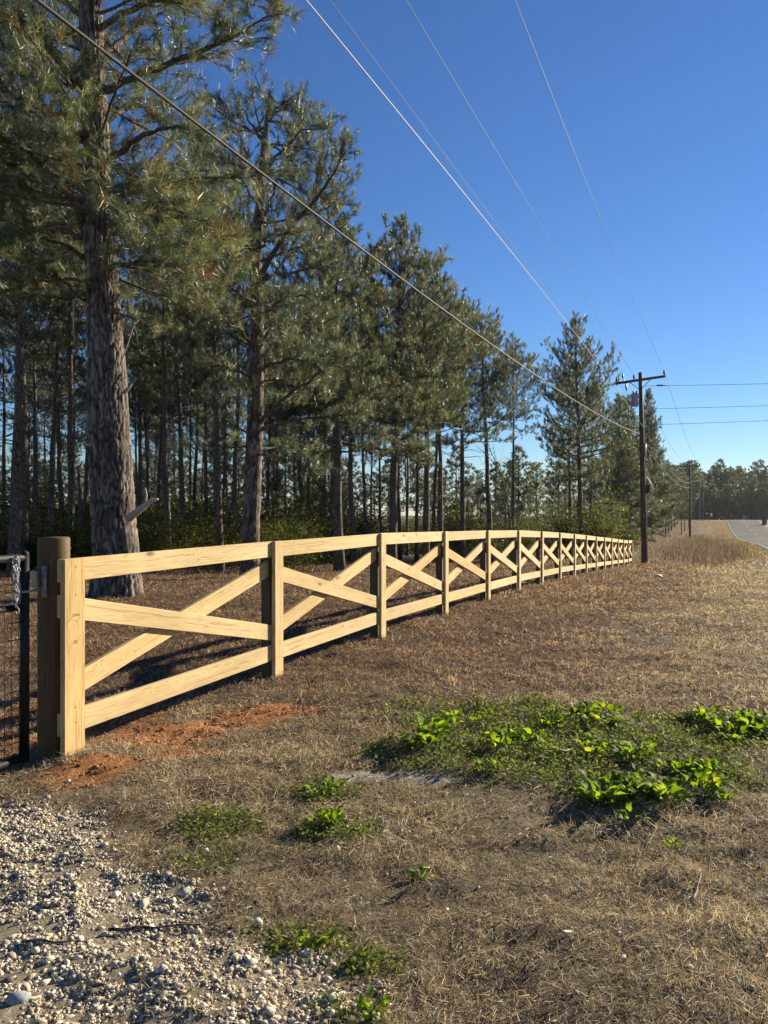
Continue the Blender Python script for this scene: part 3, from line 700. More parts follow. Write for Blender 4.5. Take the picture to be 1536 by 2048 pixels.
H_L = [  # limbs: pixels with depth offsets, start radius, foliage start, tuft density
 ([(205, 178, 0), (235, 168, -.3), (292, 148, -.7), (350, 122, -1.1), (420, 95, -1.5), (490, 60, -1.8), (560, 22, -2)], .085, .35),
 ([(212, 322, 0), (240, 305, -.4), (275, 280, -.8), (320, 258, -1.1), (350, 252, -1.2), (398, 266, -1.4)], .075, .65),
 ([(175, 185, 0), (140, 150, -.2), (100, 95, -.4), (62, 60, -.6), (20, 38, -.8), (-40, 20, -1)], .13, .3),
 ([(120, 120, -.3), (85, 70, -.1), (65, 20, 0), (58, -30, .1), (50, -110, .2)], .09, .5),
 ([(178, 470, 0), (160, 425, -.3), (130, 365, -.6), (85, 330, -1), (45, 300, -1.3), (0, 262, -1.6), (-60, 235, -1.9)], .10, .25),
 ([(178, 482, 0), (140, 462, .3), (95, 448, .5), (40, 440, .8), (-20, 442, 1.1), (-90, 450, 1.3)], .07, .45),
 ([(178, 520, 0), (130, 490, -.5), (60, 466, -.9), (0, 470, -1.2)], .045, .3),
 ([(212, 455, 0), (260, 430, -.6), (330, 415, -1.2), (400, 440, -1.8), (450, 480, -2.2)], .055, .2),
 ([(214, 540, 0), (262, 525, -.7), (310, 520, -1.2), (360, 540, -1.7), (400, 585, -2.0)], .05, .2),
 ([(210, 400, 0), (255, 360, .8), (320, 345, 1.6), (390, 370, 2.3), (440, 400, 2.8)], .05, .2),
 ([(178, 400, 0), (120, 395, .8), (60, 380, 1.4), (-10, 395, 2.0)], .05, .2),
 ([(205, 250, 0), (260, 215, 1), (330, 210, 1.9), (400, 225, 2.6)], .05, .25),
 ([(180, 280, 0), (130, 240, -.9), (80, 215, -1.6), (20, 200, -2.2), (-60, 190, -2.6)], .06, .2),
 ([(200, 110, 0), (255, 70, .6), (320, 25, 1.2), (390, -20, 1.7)], .06, .3),
 ([(195, 60, 0), (260, 20, -.8), (340, -10, -1.5), (430, -25, -2.1), (520, -10, -2.6)], .07, .3),
 ([(175, 40, 0), (120, 0, .8), (60, -40, 1.4)], .06, .25),
 ([(180, 330, 0), (150, 300, -1.2), (120, 290, -2.0), (90, 300, -2.6)], .045, .25),
 ([(205, 350, 0), (225, 380, -1.2), (250, 400, -2.1), (290, 440, -2.8), (330, 500, -3.2)], .045, .2),
 ([(180, 600, 0), (150, 585, -.3), (120, 560, -.5), (60, 540, -.8)], .035, .25),
 ([(178, 560, 0), (110, 560, .9), (40, 560, 1.7), (-30, 575, 2.2)], .04, .2),
 ([(185, -60, 0), (250, -110, .4), (330, -130, .8)], .05, .2), ([(175, -90, 0), (90, -140, -.5), (20, -150, -.9)], .05, .2),
 ([(180, -220, 0), (260, -270, -.6), (330, -300, -.9)], .04, .2), ([(178, -250, 0), (110, -320, .6), (60, -350, .9)], .04, .2),
 ([(180, -380, 0), (240, -430, .4), (280, -470, .5)], .03, .1), ([(180, -420, 0), (130, -480, -.4), (90, -520, -.6)], .03, .1),
]
twigs, tf = Geo(), Tufts()
for pxs, r_, st_ in H_L:
    q = np.array([hp(*v) for v in pxs]); t0 = np.linspace(0, 1, len(q)); tt = np.linspace(0, 1, 16)
    q = np.stack([np.interp(tt, t0, q[:, i]) for i in range(3)], 1); q[1:-1] += rh.normal(0, .02, (14, 3))
    rr = r_ * (1 - .88 * tt ** .9) * (1 + .10 * rh.normal(size=16) * .5)
    obj('limb', Geo().tube(q, rr, 9).mesh('limb', True), M['bark'], hero)
    L = float(np.linalg.norm(np.diff(q, axis=0), axis=1).sum())
    foliate(rh, twigs, tf, q, r_ * .5, L, 6.5, st_, .18, 1.0, 4, .95, .18)
extra_limbs(rh, hero, twigs, tf, hp, [(180, 20, 2.6, 4), (190, 120, 2.8, 4), (192, 220, 2.6, 4), (193, 320, 3.0, 6), (196, 420, 3.2, 6), (200, 520, 2.8, 5), (205, 600, 2.0, 3), (180, -60, 2.6, 4), (178, -200, 2.4, 4), (178, -340, 2.0, 5), (180, -500, 1.4, 5)], .035)
P, D, S = np.array(tf.P), np.array(tf.D), np.array(tf.S)
D = nrm(D + np.array([0, 0, -.25]))
V, T, C = needle_arrays(rh, P, D, S, 46, .235, .0075, .20, tints(rh, len(P), .04) * np.array([1.15, 1.12, .95]), (.12, 1.2), .28)
tag(obj('twigs', twigs.mesh('twigs', True), M['bark'], hero), kind='stuff'); tag(obj('crown', mesh_from('crown', V, T, C), M['needle'], hero), kind='stuff')
def stub(pxs, rads, m=M['deadwood'], name='broken_limb'):
    g = Geo(); q = np.array([hp(*v) for v in pxs]); g.tube(q, rads, 8); return g
g = stub([(258, 1036, -.35), (282, 1017, -.5), (300, 1003, -.6), (316, 998, -.65)], [.075, .06, .045, .02]); 
g.tube(np.array([hp(290, 1012, -.55), hp(293, 990, -.55), hp(291, 975, -.55)]), [.03, .02, .008], 6); obj('broken_limb', g.mesh('broken_limb', True), M['deadwood'], hero)
obj('broken_limb', stub([(248, 785, -.3), (258, 775, -.45), (264, 768, -.5)], [.04, .03, .01]).mesh('broken_limb', True), M['deadwood'], hero)
obj('broken_limb', stub([(186, 888, -.3), (172, 890, -.4), (168, 882, -.45)], [.035, .03, .012]).mesh('broken_limb', True), M['deadwood'], hero)
obj('broken_limb', stub([(178, 612, -.2), (165, 605, -.35), (152, 598, -.4), (147, 600, -.45), (147, 640, -.45), (148, 690, -.45)], [.03, .026, .02, .018, .016, .006]).mesh('broken_limb', True), M['deadwood'], hero)
g = stub([(240, 730, -.5), (255, 690, -.6), (268, 650, -.7), (277, 640, -.7)], [.012, .010, .008, .004]); g.tube(np.array([hp(268, 650, -.7), hp(274, 668, -.7), hp(275, 690, -.7)]), [.008, .006, .003], 5)
obj('broken_limb', g.mesh('broken_limb', True), M['deadwood'], hero)

# --- the second pine: forked limbs reaching over the clearing
S2Y = 21.0; sb = np.array([gx(500, S2Y), S2Y]); sz_ = Z(*sb)
sec = tag(empty('pine_tree', (sb[0], sb[1], sz_)), 'tall spreading pine with long bare side limbs, right of the thick rough-barked pine', 'tree')
def s2(px, py, dy=0.): return at(px, py, S2Y + dy) - np.array([sb[0], sb[1], sz_])
c2 = [(500, 1150, 18), (501, 1060, 17.5), (506, 950, 17), (510, 850, 16), (512, 760, 14.5), (514, 680, 13), (513, 600, 12), (512, 520, 10.5), (518, 440, 9), (522, 360, 7.5), (528, 290, 5.5), (535, 230, 3.5), (540, 180, 1)]
obj('trunk', bark_trunk([s2(a, b) for a, b, _ in c2], [c / F * S2Y for *_, c in c2], 48, 260, (.075, .25), 14, (.025, .02, .018), (.25, .20, .165), .022, .2), M['bark_big'], sec)
L2 = [
 ([(514, 850, 0), (535, 832, -.4), (562, 800, -.8), (610, 765, -1.3), (660, 735, -1.7), (700, 715, -2)], .075, .5),
 ([(514, 862, 0), (560, 850, .2), (610, 835, .5), (680, 830, .7), (740, 822, .9)], .06, .5),
 ([(506, 700, 0), (480, 660, -.6), (440, 640, -1.2), (400, 650, -1.8)], .05, .3),
 ([(516, 640, 0), (560, 600, -.7), (600, 590, -1.3), (650, 610, -1.9)], .055, .3),
 ([(514, 560, 0), (550, 500, -.4), (590, 445, -.8), (640, 385, -1.1), (680, 330, -1.4), (705, 290, -1.5)], .085, .5),
 ([(560, 490, -.4), (590, 440, .2), (620, 400, .7), (640, 340, 1.1), (640, 270, 1.3)], .06, .4),
 ([(518, 460, 0), (540, 400, .5), (565, 340, .9), (590, 270, 1.2), (610, 215, 1.3)], .06, .3),
 ([(512, 520, 0), (480, 470, -.8), (440, 430, -1.5), (400, 415, -2.1)], .055, .3),
 ([(520, 420, 0), (490, 370, .8), (450, 330, 1.5), (410, 310, 2.0)], .05, .3),
 ([(524, 350, 0), (560, 300, -.7), (600, 265, -1.2), (660, 255, -1.6)], .05, .3),
 ([(530, 290, 0), (500, 240, -.5), (470, 215, -.9), (430, 205, -1.2)], .04, .2),
 ([(533, 250, 0), (565, 215, .5), (600, 200, .8)], .035, .2),
 ([(510, 760, 0), (470, 740, .8), (430, 730, 1.5), (390, 745, 2.0)], .05, .3),
 ([(514, 740, 0), (570, 720, -1.2), (610, 720, -2.0), (650, 745, -2.7)], .05, .25),
 ([(514, 610, 0), (470, 580, -1.0), (430, 560, -1.9), (395, 570, -2.6)], .05, .2),
 ([(514, 680, 0), (540, 650, 1.2), (600, 640, 2.2), (660, 660, 3.0)], .05, .2),
 ([(508, 910, 0), (550, 900, -.6), (600, 910, -1.1), (640, 930, -1.5)], .03, .35),
 ([(512, 800, 0), (480, 790, -.9), (440, 800, -1.6)], .03, .3),
 ([(516, 560, 0), (600, 540, .9), (660, 530, 1.7), (700, 545, 2.2)], .05, .25),
 ([(516, 500, 0), (560, 470, -1.3), (600, 460, -2.2)], .04, .2),
]
twigs, tf = Geo(), Tufts()
for pxs, r_, st_ in L2:
    q = np.array([s2(*v) for v in pxs]); t0 = np.linspace(0, 1, len(q)); tt = np.linspace(0, 1, 14)
    q = np.stack([np.interp(tt, t0, q[:, i]) for i in range(3)], 1); q[1:-1] += rh.normal(0, .03, (12, 3))
    obj('limb', Geo().tube(q, r_ * (1 - .9 * tt), 7).mesh('limb', True), M['bark'], sec)
    L = float(np.linalg.norm(np.diff(q, axis=0), axis=1).sum())
    foliate(rh, twigs, tf, q, r_ * .5, L, 6.5, st_, .18, 1.0, 4, .95, .3)
extra_limbs(rh, sec, twigs, tf, s2, [(514, 880, 2.2, 3), (512, 780, 2.8, 5), (514, 690, 3.0, 6), (513, 600, 3.0, 6), (514, 510, 2.8, 6), (520, 420, 2.6, 5), (524, 340, 2.2, 5), (530, 270, 1.8, 6), (537, 205, 1.1, 6)], .035)
P, D, S = np.array(tf.P), np.array(tf.D), np.array(tf.S)
V, T, C = needle_arrays(rh, P, D, S, 32, .23, .0095, .18, tints(rh, len(P)), (.12, 1.2), .2)
tag(obj('twigs', twigs.mesh('twigs', True), M['bark'], sec), kind='stuff'); tag(obj('crown', mesh_from('crown', V, T, C), M['needle'], sec), kind='stuff')

# --- the other pines, each one a tree of its own: (x pixel of trunk, distance, height, kind, turn, label, group)
def put(px, y, h, kind, rz, label, group=None, name='pine_tree', fat=1.0, hz_=None):
    x = gx(px, y); s = h / (5.0 if kind == 'young' else 14.0)
    return pine(name, PR[kind], (x, y, Z(x, y) - .05), rz, (s * fat, s * fat, s), label, group)
ORD = ('first', 'second', 'third', 'fourth', 'fifth', 'sixth', 'seventh', 'eighth', 'ninth', 'tenth')
G_LEFT = 'slender pines at the left edge of the wood'; G_MID = 'slender pines between the two big pines'; G_RT = 'pines in the wood right of the spreading pine'
put(27, 21, 15, 'tall_c', .3, 'pale-barked pine at the picture edge, above the black gate')
for k, (px, y, h) in enumerate(((172, 38, 15), (138, 29, 16), (125, 40, 15), (103, 31, 15), (80, 33, 14), (52, 27, 15), (8, 44, 15), (-45, 27, 15), (-110, 34, 15))):
    put(px, y, h, ('tall_a', 'tall_b', 'tall_c')[k % 3], k * 1.7 + .4, ORD[k] + ' slender dark pine counting leftwards from the thick rough-barked pine', G_LEFT)
for k, (px, y, h) in enumerate(((287, 37, 14), (300, 44, 14), (317, 41, 14), (338, 29, 15), (368, 34, 14), (388, 42, 14), (417, 40, 14), (440, 27, 14.5), (468, 33, 14))):
    put(px, y, h, ('tall_b', 'tall_c', 'tall_a')[k % 3], k * 2.1 + 1, ORD[k] + ' slender dark pine from the thick rough-barked pine towards the spreading pine', G_MID)
for k, (px, y, h) in enumerate(((535, 42, 14), (553, 48, 14), (610, 44, 14), (648, 40, 14), (662, 46, 14), (710, 34, 14.5), (730, 44, 13), (800, 46, 13.5), (833, 44, 13.5), (868, 48, 14))):
    put(px, y, h, ('tall_a', 'tall_c', 'tall_b')[k % 3], k * 1.3 + .2, ORD[k] + ' slender shaded pine counting rightwards from the spreading pine', G_RT)
put(680, 27.5, 13.2, 'edge_a', 2.6, 'full-crowned pine at the wood edge just right of the spreading pine', fat=1.12)
put(783, 31, 14.0, 'edge_a', .9, 'tallest pointed pine of the row in the middle of the wood edge')
put(852, 34, 13.8, 'edge_b', 4.2, 'broad-topped pine at the wood edge, beside two close trunks')
put(884, 37, 13.0, 'tall_c', 2.2, 'thin pine with a lit trunk edge near the middle of the fence')
put(926, 42, 14.2, 'edge_b', 1.1, 'open-crowned pine with a leaning bare trunk, sky on its right')
put(980, 43, 13.6, 'tall_c', 3.4, 'straight thin pine standing just right of the leaning one', fat=1.15)
put(1030, 47, 13.0, 'tall_b', 5.0, 'light pine at the edge of the gap of sky in the tree row')
put(1163, 53, 16.2, 'edge_a', 3.7, 'tall dense pine left of the utility pole', fat=.92)
put(1140, 57, 14.0, 'edge_b', .5, 'thin pine standing close behind the tall dense one left of the utility pole', fat=.85)
put(1182, 60, 13.0, 'edge_b', 2.9, 'lower pine to the right of the tall dense one beside the utility pole', fat=.8)
put(1236, 76, 15.0, 'cone', 1.2, 'dark broad conical pine just left of the utility pole', fat=1.15)
put(1262, 84, 16.0, 'cone', 3.9, 'dark conical pine directly behind the utility pole', fat=1.0)
put(1293, 88, 17.4, 'cone', 5.2, 'tallest conical pine rising beside the transformer of the utility pole', fat=.8)
put(1304, 92, 15.5, 'cone', 2.2, 'conical pine with a bare lower trunk right of the utility pole', fat=.7)
G_ROW = 'young pines planted in a row beyond the utility pole'
for k, (px, y, h) in enumerate(((1331, 108, 10.6), (1337, 116, 10.0), (1343, 124, 10.2), (1349, 132, 9.6), (1355, 140, 9.0), (1363, 112, 8.0), (1369, 122, 7.0), (1377, 132, 5.6))):
    x = gx(px, y)
    pine('young_pine', PR['edge_b'] if k % 2 else PR['edge_a'], (x, y, Z(x, y)), k * 1.9, (h / 14 * .8, h / 14 * .8, h / 14), 'young pine in the short row between the two nearest utility poles', G_ROW)
for k, (px, y, h) in enumerate(((60, 46, 8), (320, 50, 8), (450, 44, 8.5), (600, 40, 9.5), (640, 46, 8))):
    put(px, y, h, 'young', k * 2.3, ORD[k] + ' mid-height pine, from the left, deep under the taller pines of the wood', 'mid-height pines inside the wood', 'young_pine', 1.2)
for k, px in enumerate((64, 92, 114, 148, 182, 276, 292, 308, 326, 352, 378, 402, 428, 455, 478, 545, 570, 590, 630, 672, 695, 742, 765, 815, 846)):
    put(px, 46 + (k * 7) % 17, 12.5 + (k * 3) % 4 * .5, ('tall_b', 'tall_a', 'tall_b', 'tall_c')[k % 4], k * 1.7, 'thin dark trunk far back in the wood behind the fence', 'thin pines far back in the wood', 'pine_tree', .8)
# background pines far behind, told apart by nobody
rf = np.random.default_rng(5); G_FAR = 'far pines closing the view at the end of the road'
for row, y in enumerate((218, 228, 240, 254, 270, 288)):
    for k in range(19):
        px = 1285 + k * 16 + rf.uniform(-8, 8) + (row % 2) * 10; x = gx(px, y + rf.uniform(-4, 4)); h = rf.uniform(15.0, 20.0) if row > 1 else rf.uniform(9, 16)
        pine('far_pine', PR['far_a' if (k + row) % 2 and row > 1 else 'far_b'], (x, y, Z(x, y)), rf.random() * 6.28, (h / 14 * 1.15, h / 14 * 1.15, h / 14), 'far pine in the dark wood beyond the crest of the road', G_FAR)
G_BK = 'distant pines seen between the trunks'
for k in range(40):
    px = -40 + k * 34 + rf.uniform(-12, 12); y = rf.uniform(95, 150); x = gx(px, y); h = rf.uniform(9, 13)
    pine('far_pine', PR['far_a' if k % 2 else 'far_b'], (x, y, Z(x, y)), rf.random() * 6.28, (h / 14 * 1.3, h / 14 * 1.3, h / 14), 'distant pine beyond the wood behind the fence', G_BK)
# dead snag
sg = np.array([gx(158, 30), 30]); q = Geo().tube([(0, 0, -.2), (.05, 0, 1.5), (.02, .05, 3.0), (-.04, .02, 3.95)], [.09, .08, .07, .05], 8)
tag(obj('dead_snag', q.mesh('dead_snag', True), M['bark'], None, (sg[0], sg[1], Z(*sg))), 'short broken-off dead trunk left of the thick rough-barked pine', 'snag')

# ------------------------------------------------------------------ shrubs and understorey
def shrub_parts(seed, h, r, nstem, nleaf, ls, cols):
    rng = np.random.default_rng(seed); st = Geo(); LP = []
    for k in range(nstem):
        a = rng.random() * 6.28; sp = grow(rng, (rng.normal() * .12, rng.normal() * .12, -.1), (math.cos(a) * .45, math.sin(a) * .45, 1), h * rng.uniform(.6, 1.05), 7, .02, .22)
        st.tube(sp, np.linspace(.022, .005, 8), 4, False)
        for j in range(7):
            q, d = along(sp, rng.uniform(.2, 1)); b = grow(rng, q, d * .5 + rng.normal(size=3) * .8, r * rng.uniform(.35, .8), 4, .05, .3)
            st.tube(b, np.linspace(.009, .003, 5), 3, False); LP.append(b)
        LP.append(sp[3:])
    P = np.concatenate([b[rng.integers(0, len(b), nleaf // len(LP) + 1)] for b in LP]); P = P + rng.normal(0, .13 * r, P.shape); P = P[P[:, 2] > .05]
    n = len(P); d = nrm(rng.normal(size=(n, 3)) + np.array([0, 0, .2])); u = perp(rng, d); L = ls * rng.uniform(.6, 1.3, (n, 1))
    V = np.stack([P, P + d * L * .5 + u * L * .28, P + d * L, P + d * L * .5 - u * L * .28], 1).reshape(-1, 3)
    k = np.arange(n)[:, None] * 4; T = np.concatenate([k + [0, 1, 2], k + [0, 2, 3]])
    C = np.repeat(np.array(cols)[rng.integers(0, len(cols), n)] * rng.uniform(.7, 1.3, (n, 1)), 4, 0)
    return st.mesh('stems'), mesh_from('foliage', V, T, C)
OL = [(.095, .10, .024), (.065, .08, .02), (.125, .118, .03), (.05, .065, .02)]
SH = [shrub_parts(31, 2.6, 1.5, 10, 5200, .10, OL), shrub_parts(32, 2.2, 1.7, 11, 5200, .10, [(.046, .056, .02), (.034, .045, .017), (.062, .06, .024)]),
      shrub_parts(33, 1.6, 1.3, 9, 2600, .09, [(.13, .085, .04), (.09, .065, .035), (.06, .06, .025)])]
def shrub(k, px, y, s, label, group, wide=1.15):
    x = gx(px, y); o = tag(empty('shrub', (x, y, Z(x, y) - .05), px * .37), label, 'shrub', group); o.scale = (s * wide, s * wide, s)
    tag(obj('stems', SH[k][0], M['bark'], o), kind='stuff'); tag(obj('foliage', SH[k][1], M['leaf'], o), kind='stuff')
rb_ = np.random.default_rng(8)
for k in range(24):
    shrub(k % 2, -60 + k * 32 + rb_.uniform(-14, 14), rb_.uniform(36, 50), rb_.uniform(1.1, 1.75), 'olive green shrub in the undergrowth among the pine trunks', 'undergrowth shrubs in the wood')
for k in range(12):
    shrub(k % 2, -40 + k * 55 + rb_.uniform(-20, 20), rb_.uniform(25, 33), rb_.uniform(.7, 1.05), 'low olive shrub between the fence and the pine trunks', 'low shrubs in front of the wood')
for k in range(14):
    shrub((0, 1, 2)[k % 3], 660 + k * 44 + rb_.uniform(-14, 14), rb_.uniform(44, 62), rb_.uniform(.9, 1.6), 'dense shrub at the foot of the pines along the middle fence panels', 'shrubs behind the middle of the fence')
for k, (px, y, h) in enumerate(((905, 44, 2.2), (960, 50, 4.6), (1010, 56, 5.2), (1045, 52, 3.6), (1075, 60, 5.6), (1105, 58, 4.8), (1130, 64, 5.2), (1190, 62, 4.6), (1205, 68, 6.0), (1225, 66, 4.2), (935, 62, 5.8), (1095, 48, 2.4))):
    put(px, y, h, 'young', k * 1.4, 'bushy young pine in the thicket behind the middle of the fence', 'young pines in the thicket', 'young_pine', 1.35)
# a bare leaning sapling in the gap
g = Geo(); rng = np.random.default_rng(77); m0 = grow(rng, (0, 0, -.1), (.05, 0, 1), 6.4, 10, .0, .07); g.tube(m0, np.linspace(.07, .012, 11), 6)
for k in range(26):
    q, d = along(m0, rng.uniform(.25, 1)); b = grow(rng, q, d + rng.normal(size=3) * .6, rng.uniform(.5, 1.8), 5, .1, .2); g.tube(b, np.linspace(.018, .003, 6), 4, False)
    for j in range(5):
        q2, d2 = along(b, rng.uniform(.3, 1)); g.tube(grow(rng, q2, d2 + rng.normal(size=3) * .6, rng.uniform(.2, .6), 3, .1, .2), np.linspace(.006, .002, 4), 3, False)
xs = gx(1022, 40); tag(obj('bare_sapling', g.mesh('bare_sapling', True), M['bark'], None, (xs, 40, Z(xs, 40))), 'thin bare leafless tree in the gap between the pines', 'tree')

# ------------------------------------------------------------------ utility poles and wires
PD = np.array([.437, 1.0]) / np.linalg.norm([.437, 1.0]); PNn = np.array([PD[1], -PD[0]])
def make_pole(name, px, y, top_py, label, arm=1.22, detail=False):
    x = gx(px, y); z0 = Z(x, y); H = EYE + (1024 - top_py) / F * y - z0
    o = tag(empty(name, (x, y, z0)), label, 'utility pole', 'utility poles along the road')
    lx = -.022 * H if detail else 0
    def c(z): return np.array([lx * z / H, 0, z])
    obj('shaft', Geo().tube([c(-.3), c(.3), c(H * .3), c(H * .7), c(H)], [.165, .16, .145, .12, .10], 14).mesh('shaft', True), M['pole'], o)
    az = H - (.42 if detail else .5); tilt = .085 if detail else 0
    rot = np.array([[PNn[0], PD[0], 0], [PNn[1], PD[1], 0], [0, 0, 1]])
    ry = np.array([[math.cos(tilt), 0, -math.sin(tilt)], [0, 1, 0], [math.sin(tilt), 0, math.cos(tilt)]])
    Rm = rot @ ry; cA = c(az) + np.array([-PD[0] * .14, -PD[1] * .14, 0])
    def on(u, v=0., w=0.): return cA + Rm @ np.array([u, v, w])
    obj('crossarm', Geo().box(cA, (arm * 2, .10, .125), Rm).mesh('crossarm'), M['pole'], o)
    for s in (-1, 1): obj('brace', Geo().tube([on(s * .55, -.06, -.05), c(az - .55) + np.array([-PD[0] * .14, -PD[1] * .14, 0])], .018, 5).mesh('brace'), M['dark'], o)
    tops = []
    for u in (-arm + .06, -.32, arm - .06):
        q = on(u, 0, .06); k = 1.0 if detail else 1.5
        obj('insulator', Geo().tube([q, q + [0, 0, .06], q + [0, 0, .09], q + [0, 0, .14], q + [0, 0, .17], q + [0, 0, .22], q + [0, 0, .27]], np.array([.02, .03, .055, .06, .05, .06, .03]) * k, 10).mesh('insulator', True), M['dark'], o)
        tops.append(np.array([x, y, z0]) + q + [0, 0, .27])
    W0 = np.array([x, y, z0])
    return o, W0, c, on, tops, H
p1, W1, c1, on1, tp1, H1 = make_pole('utility_pole', 1289, 41.5, 745, 'nearest wooden utility pole with crossarm and transformer at the end of the fence', 1.28, True)
q = c1(0) * 0
def pz(py): return EYE + (1024 - py) / F * 41.5 - W1[2]
# transformer can, cutout, conduit, cable box
tc_ = c1(pz(800)) + np.array([-.36, -.1, 0])
tr = obj('transformer', Geo().tube([tc_ + [0, 0, z] for z in (-.36, -.34, .30, .33, .37)], [.17, .19, .19, .17, .05], 16).mesh('transformer'), M['grey'], p1)
obj('bracket', Geo().box(tc_ + [.2, .04, .15], (.2, .06, .05)).box(tc_ + [.2, .04, -.2], (.2, .06, .05)).mesh('bracket'), M['dark'], tr)
for dx in (-.08, .08): obj('bushing', Geo().tube([tc_ + [dx, 0, .34], tc_ + [dx, 0, .42], tc_ + [dx, 0, .5]], [.03, .045, .02], 8).mesh('bushing'), M['dark'], tr)
a = on1(-.80, -.08, .02); obj('cutout', Geo().tube([a + [.10, -.05, -.50], a + [.08, -.04, -.38], a + [.06, -.03, -.15], a + [0, 0, .0], a + [-.08, 0, .16], a + [-.10, 0, .22], a + [-.10, 0, .42]], [.03, .05, .045, .02, .02, .05, .045], 8).mesh('cutout', True), M['dark'], p1)
obj('jumper_wire', Geo().tube([tp1[0] - W1, tp1[0] - W1 + [.25, 0, .28], a + [-.1, 0, .42]], .008, 5).mesh('jumper_wire'), M['wire'], p1)
obj('jumper_wire', Geo().tube([a + [.10, -.05, -.5], a + [.15, -.05, -.9], tc_ + [-.08, 0, .5]], .008, 5).mesh('jumper_wire'), M['wire'], p1)
def side(z, d=.0): return c1(z) + np.array([.13 + d, -.06, 0])
obj('ground_wire', Geo().tube([side(.1, .03), side(3, .02), side(pz(912)), side(pz(800), -.02)], .012, 5).mesh('ground_wire'), M['pvc'], p1)
obj('conduit', Geo().tube([side(pz(912), .03), side(pz(888), .03)], .05, 8).mesh('conduit', True), M['pvc'], p1)
obj('cable_box', Geo().box(c1(pz(978)) + np.array([.25, -.05, 0]), (.22, .16, .46)).mesh('cable_box'), M['dark'], p1)
g = Geo()
for k in range(3):
    t = np.linspace(0, 1, 9); b = c1(pz(962)) + np.array([.16, -.1, 0])
    g.tube(np.stack([b[0] + .28 * np.sin(t * 3.1) * (.6 + .3 * k), np.full(9, b[1] - .05 * k), b[2] + .25 - t * (.7 + .35 * k)], 1), .010, 4, False)
obj('cable_loop', g.mesh('cable_loop', True), M['pvc'], p1)
obj('pole_tag', Geo().box(c1(pz(1030)) + np.array([-.02, -.15, 0]), (.08, .01, .12)).mesh('pole_tag'), M['galv'], p1)
p2, W2, c2_, on2, tp2, H2 = make_pole('utility_pole', 1380, 104, 925, 'second utility pole, standing in the weeds where the road dips', 1.28)
p3, W3, c3, on3, tp3, H3 = make_pole('utility_pole', 1399, 172, 960, 'third utility pole, small beyond the crest with a plain crossarm', 1.28)
p4, W4, c4, on4, tp4, H4 = make_pole('utility_pole', 1406, 205, 985, 'farthest utility pole, just right of the third one in front of the far wood', 1.28)
def wire(name, A, B, sag, r, m, label, n=60, group='overhead wires'):
    A, B = np.asarray(A, float), np.asarray(B, float); t = np.linspace(0, 1, n)[:, None]
    q = A * (1 - t) + B * t; q[:, 2] -= (4 * sag * t * (1 - t))[:, 0]
    return tag(obj(name, Geo().tube(q, r, 6).mesh(name, True), m), label, 'wire', group)
def through(A, px, py, y, sag_at=0.):      # the far end behind the camera so that the wire passes a seen point
    p = at(px, py, y); d = (p - A) / (p[1] - A[1]); return A + d * (-14 - A[1])
# thick lashed cable: it hangs lowest about 20 m out
t = np.array([at(70, 0, 6.0), at(600, 402, 9.6), at(1000, 702, 17.5), at(1150, 801, 25.3)]); cb_ = np.array([W1 + c1(pz(868)) + [-.12, -.08, 0]])
t = np.concatenate([t, cb_]); ys = np.linspace(-14, t[-1, 1], 70)
cf = np.polyfit(t[:, 1], t[:, 2], 2); cfx = np.polyfit(t[:, 1], t[:, 0], 1)
q = np.stack([np.polyval(cfx, ys), ys, np.polyval(cf, ys)], 1); q += (t[-1] - q[-1]) * ((ys - ys[0]) / (ys[-1] - ys[0]))[:, None] ** 3
tag(obj('overhead_cable', Geo().tube(q, .0155, 8).mesh('overhead_cable', True), M['cable']), 'thick grey cable crossing in front of the pines down to the pole', 'cable', 'overhead wires')
NA = W1 + c1(pz(853)) + np.array([.0, -.16, 0])
def ohw(A, pxa, pya, ya, pxb, pyb, r, m, label):
    """wire from pole point A back over the camera through two seen points; a parabola in the pole line's plane"""
    p = at(pxa, pya, ya); cfx = np.polyfit([A[1], p[1]], [A[0], p[0]], 1)
    # where the sight line of the second point meets the wire's vertical plane
    k = (pxb - 768) / F; yb = cfx[1] / (k - cfx[0]); b = at(pxb, pyb, yb)
    cf = np.polyfit([p[1], b[1], A[1]], [p[2], b[2], A[2]], 2); ys = np.linspace(-14, A[1], 70)
    zz = np.polyval(cf, ys)
    return tag(obj('overhead_wire', Geo().tube(np.stack([np.polyval(cfx, ys), ys, zz], 1), r, 6).mesh('overhead_wire', True), m), label, 'wire', 'overhead wires')
ohw(NA, 612, 0, 7.6, 940, 402, .0085, M['bright_wire'], 'bright twisted wire second lowest over the fence, joined to the pole below the transformer')
ohw(tp1[0], 660, 0, 10.9, 1010, 470, .006, M['wire'], 'faint thin wire ending at the left end of the crossarm')
ohw(tp1[1], 812, 0, 11.0, 1100, 480, .006, M['wire'], 'thin wire ending on the middle insulator of the near crossarm')
ohw(tp1[2], 1030, 0, 11.4, 1210, 460, .006, M['wire'], 'thin wire ending at the right end of the near crossarm')
for k, nm in enumerate(('left', 'middle', 'right')):
    wire('overhead_wire', tp1[k], tp2[k], .9, .009, M['wire'], f'thin wire from the {nm} insulator of the near pole on to the second pole')
    wire('overhead_wire', tp2[k], tp3[k], .9, .014, M['wire'], f'far thin wire from the {nm} insulator of the second pole over the crest')
n2_ = W2 + c2_(EYE + (1024 - 965) / F * 104 - W2[2]); n3_ = W3 + c3(H3 * .72)
wire('overhead_wire', NA, n2_, 1.0, .014, M['wire'], 'lower bright wire sagging from the near pole to the second pole')
wire('overhead_wire', n2_, n3_, 1.1, .018, M['wire'], 'lower wire sagging from the second pole to the third')
CB2 = W2 + c2_(EYE + (1024 - 975) / F * 104 - W2[2])
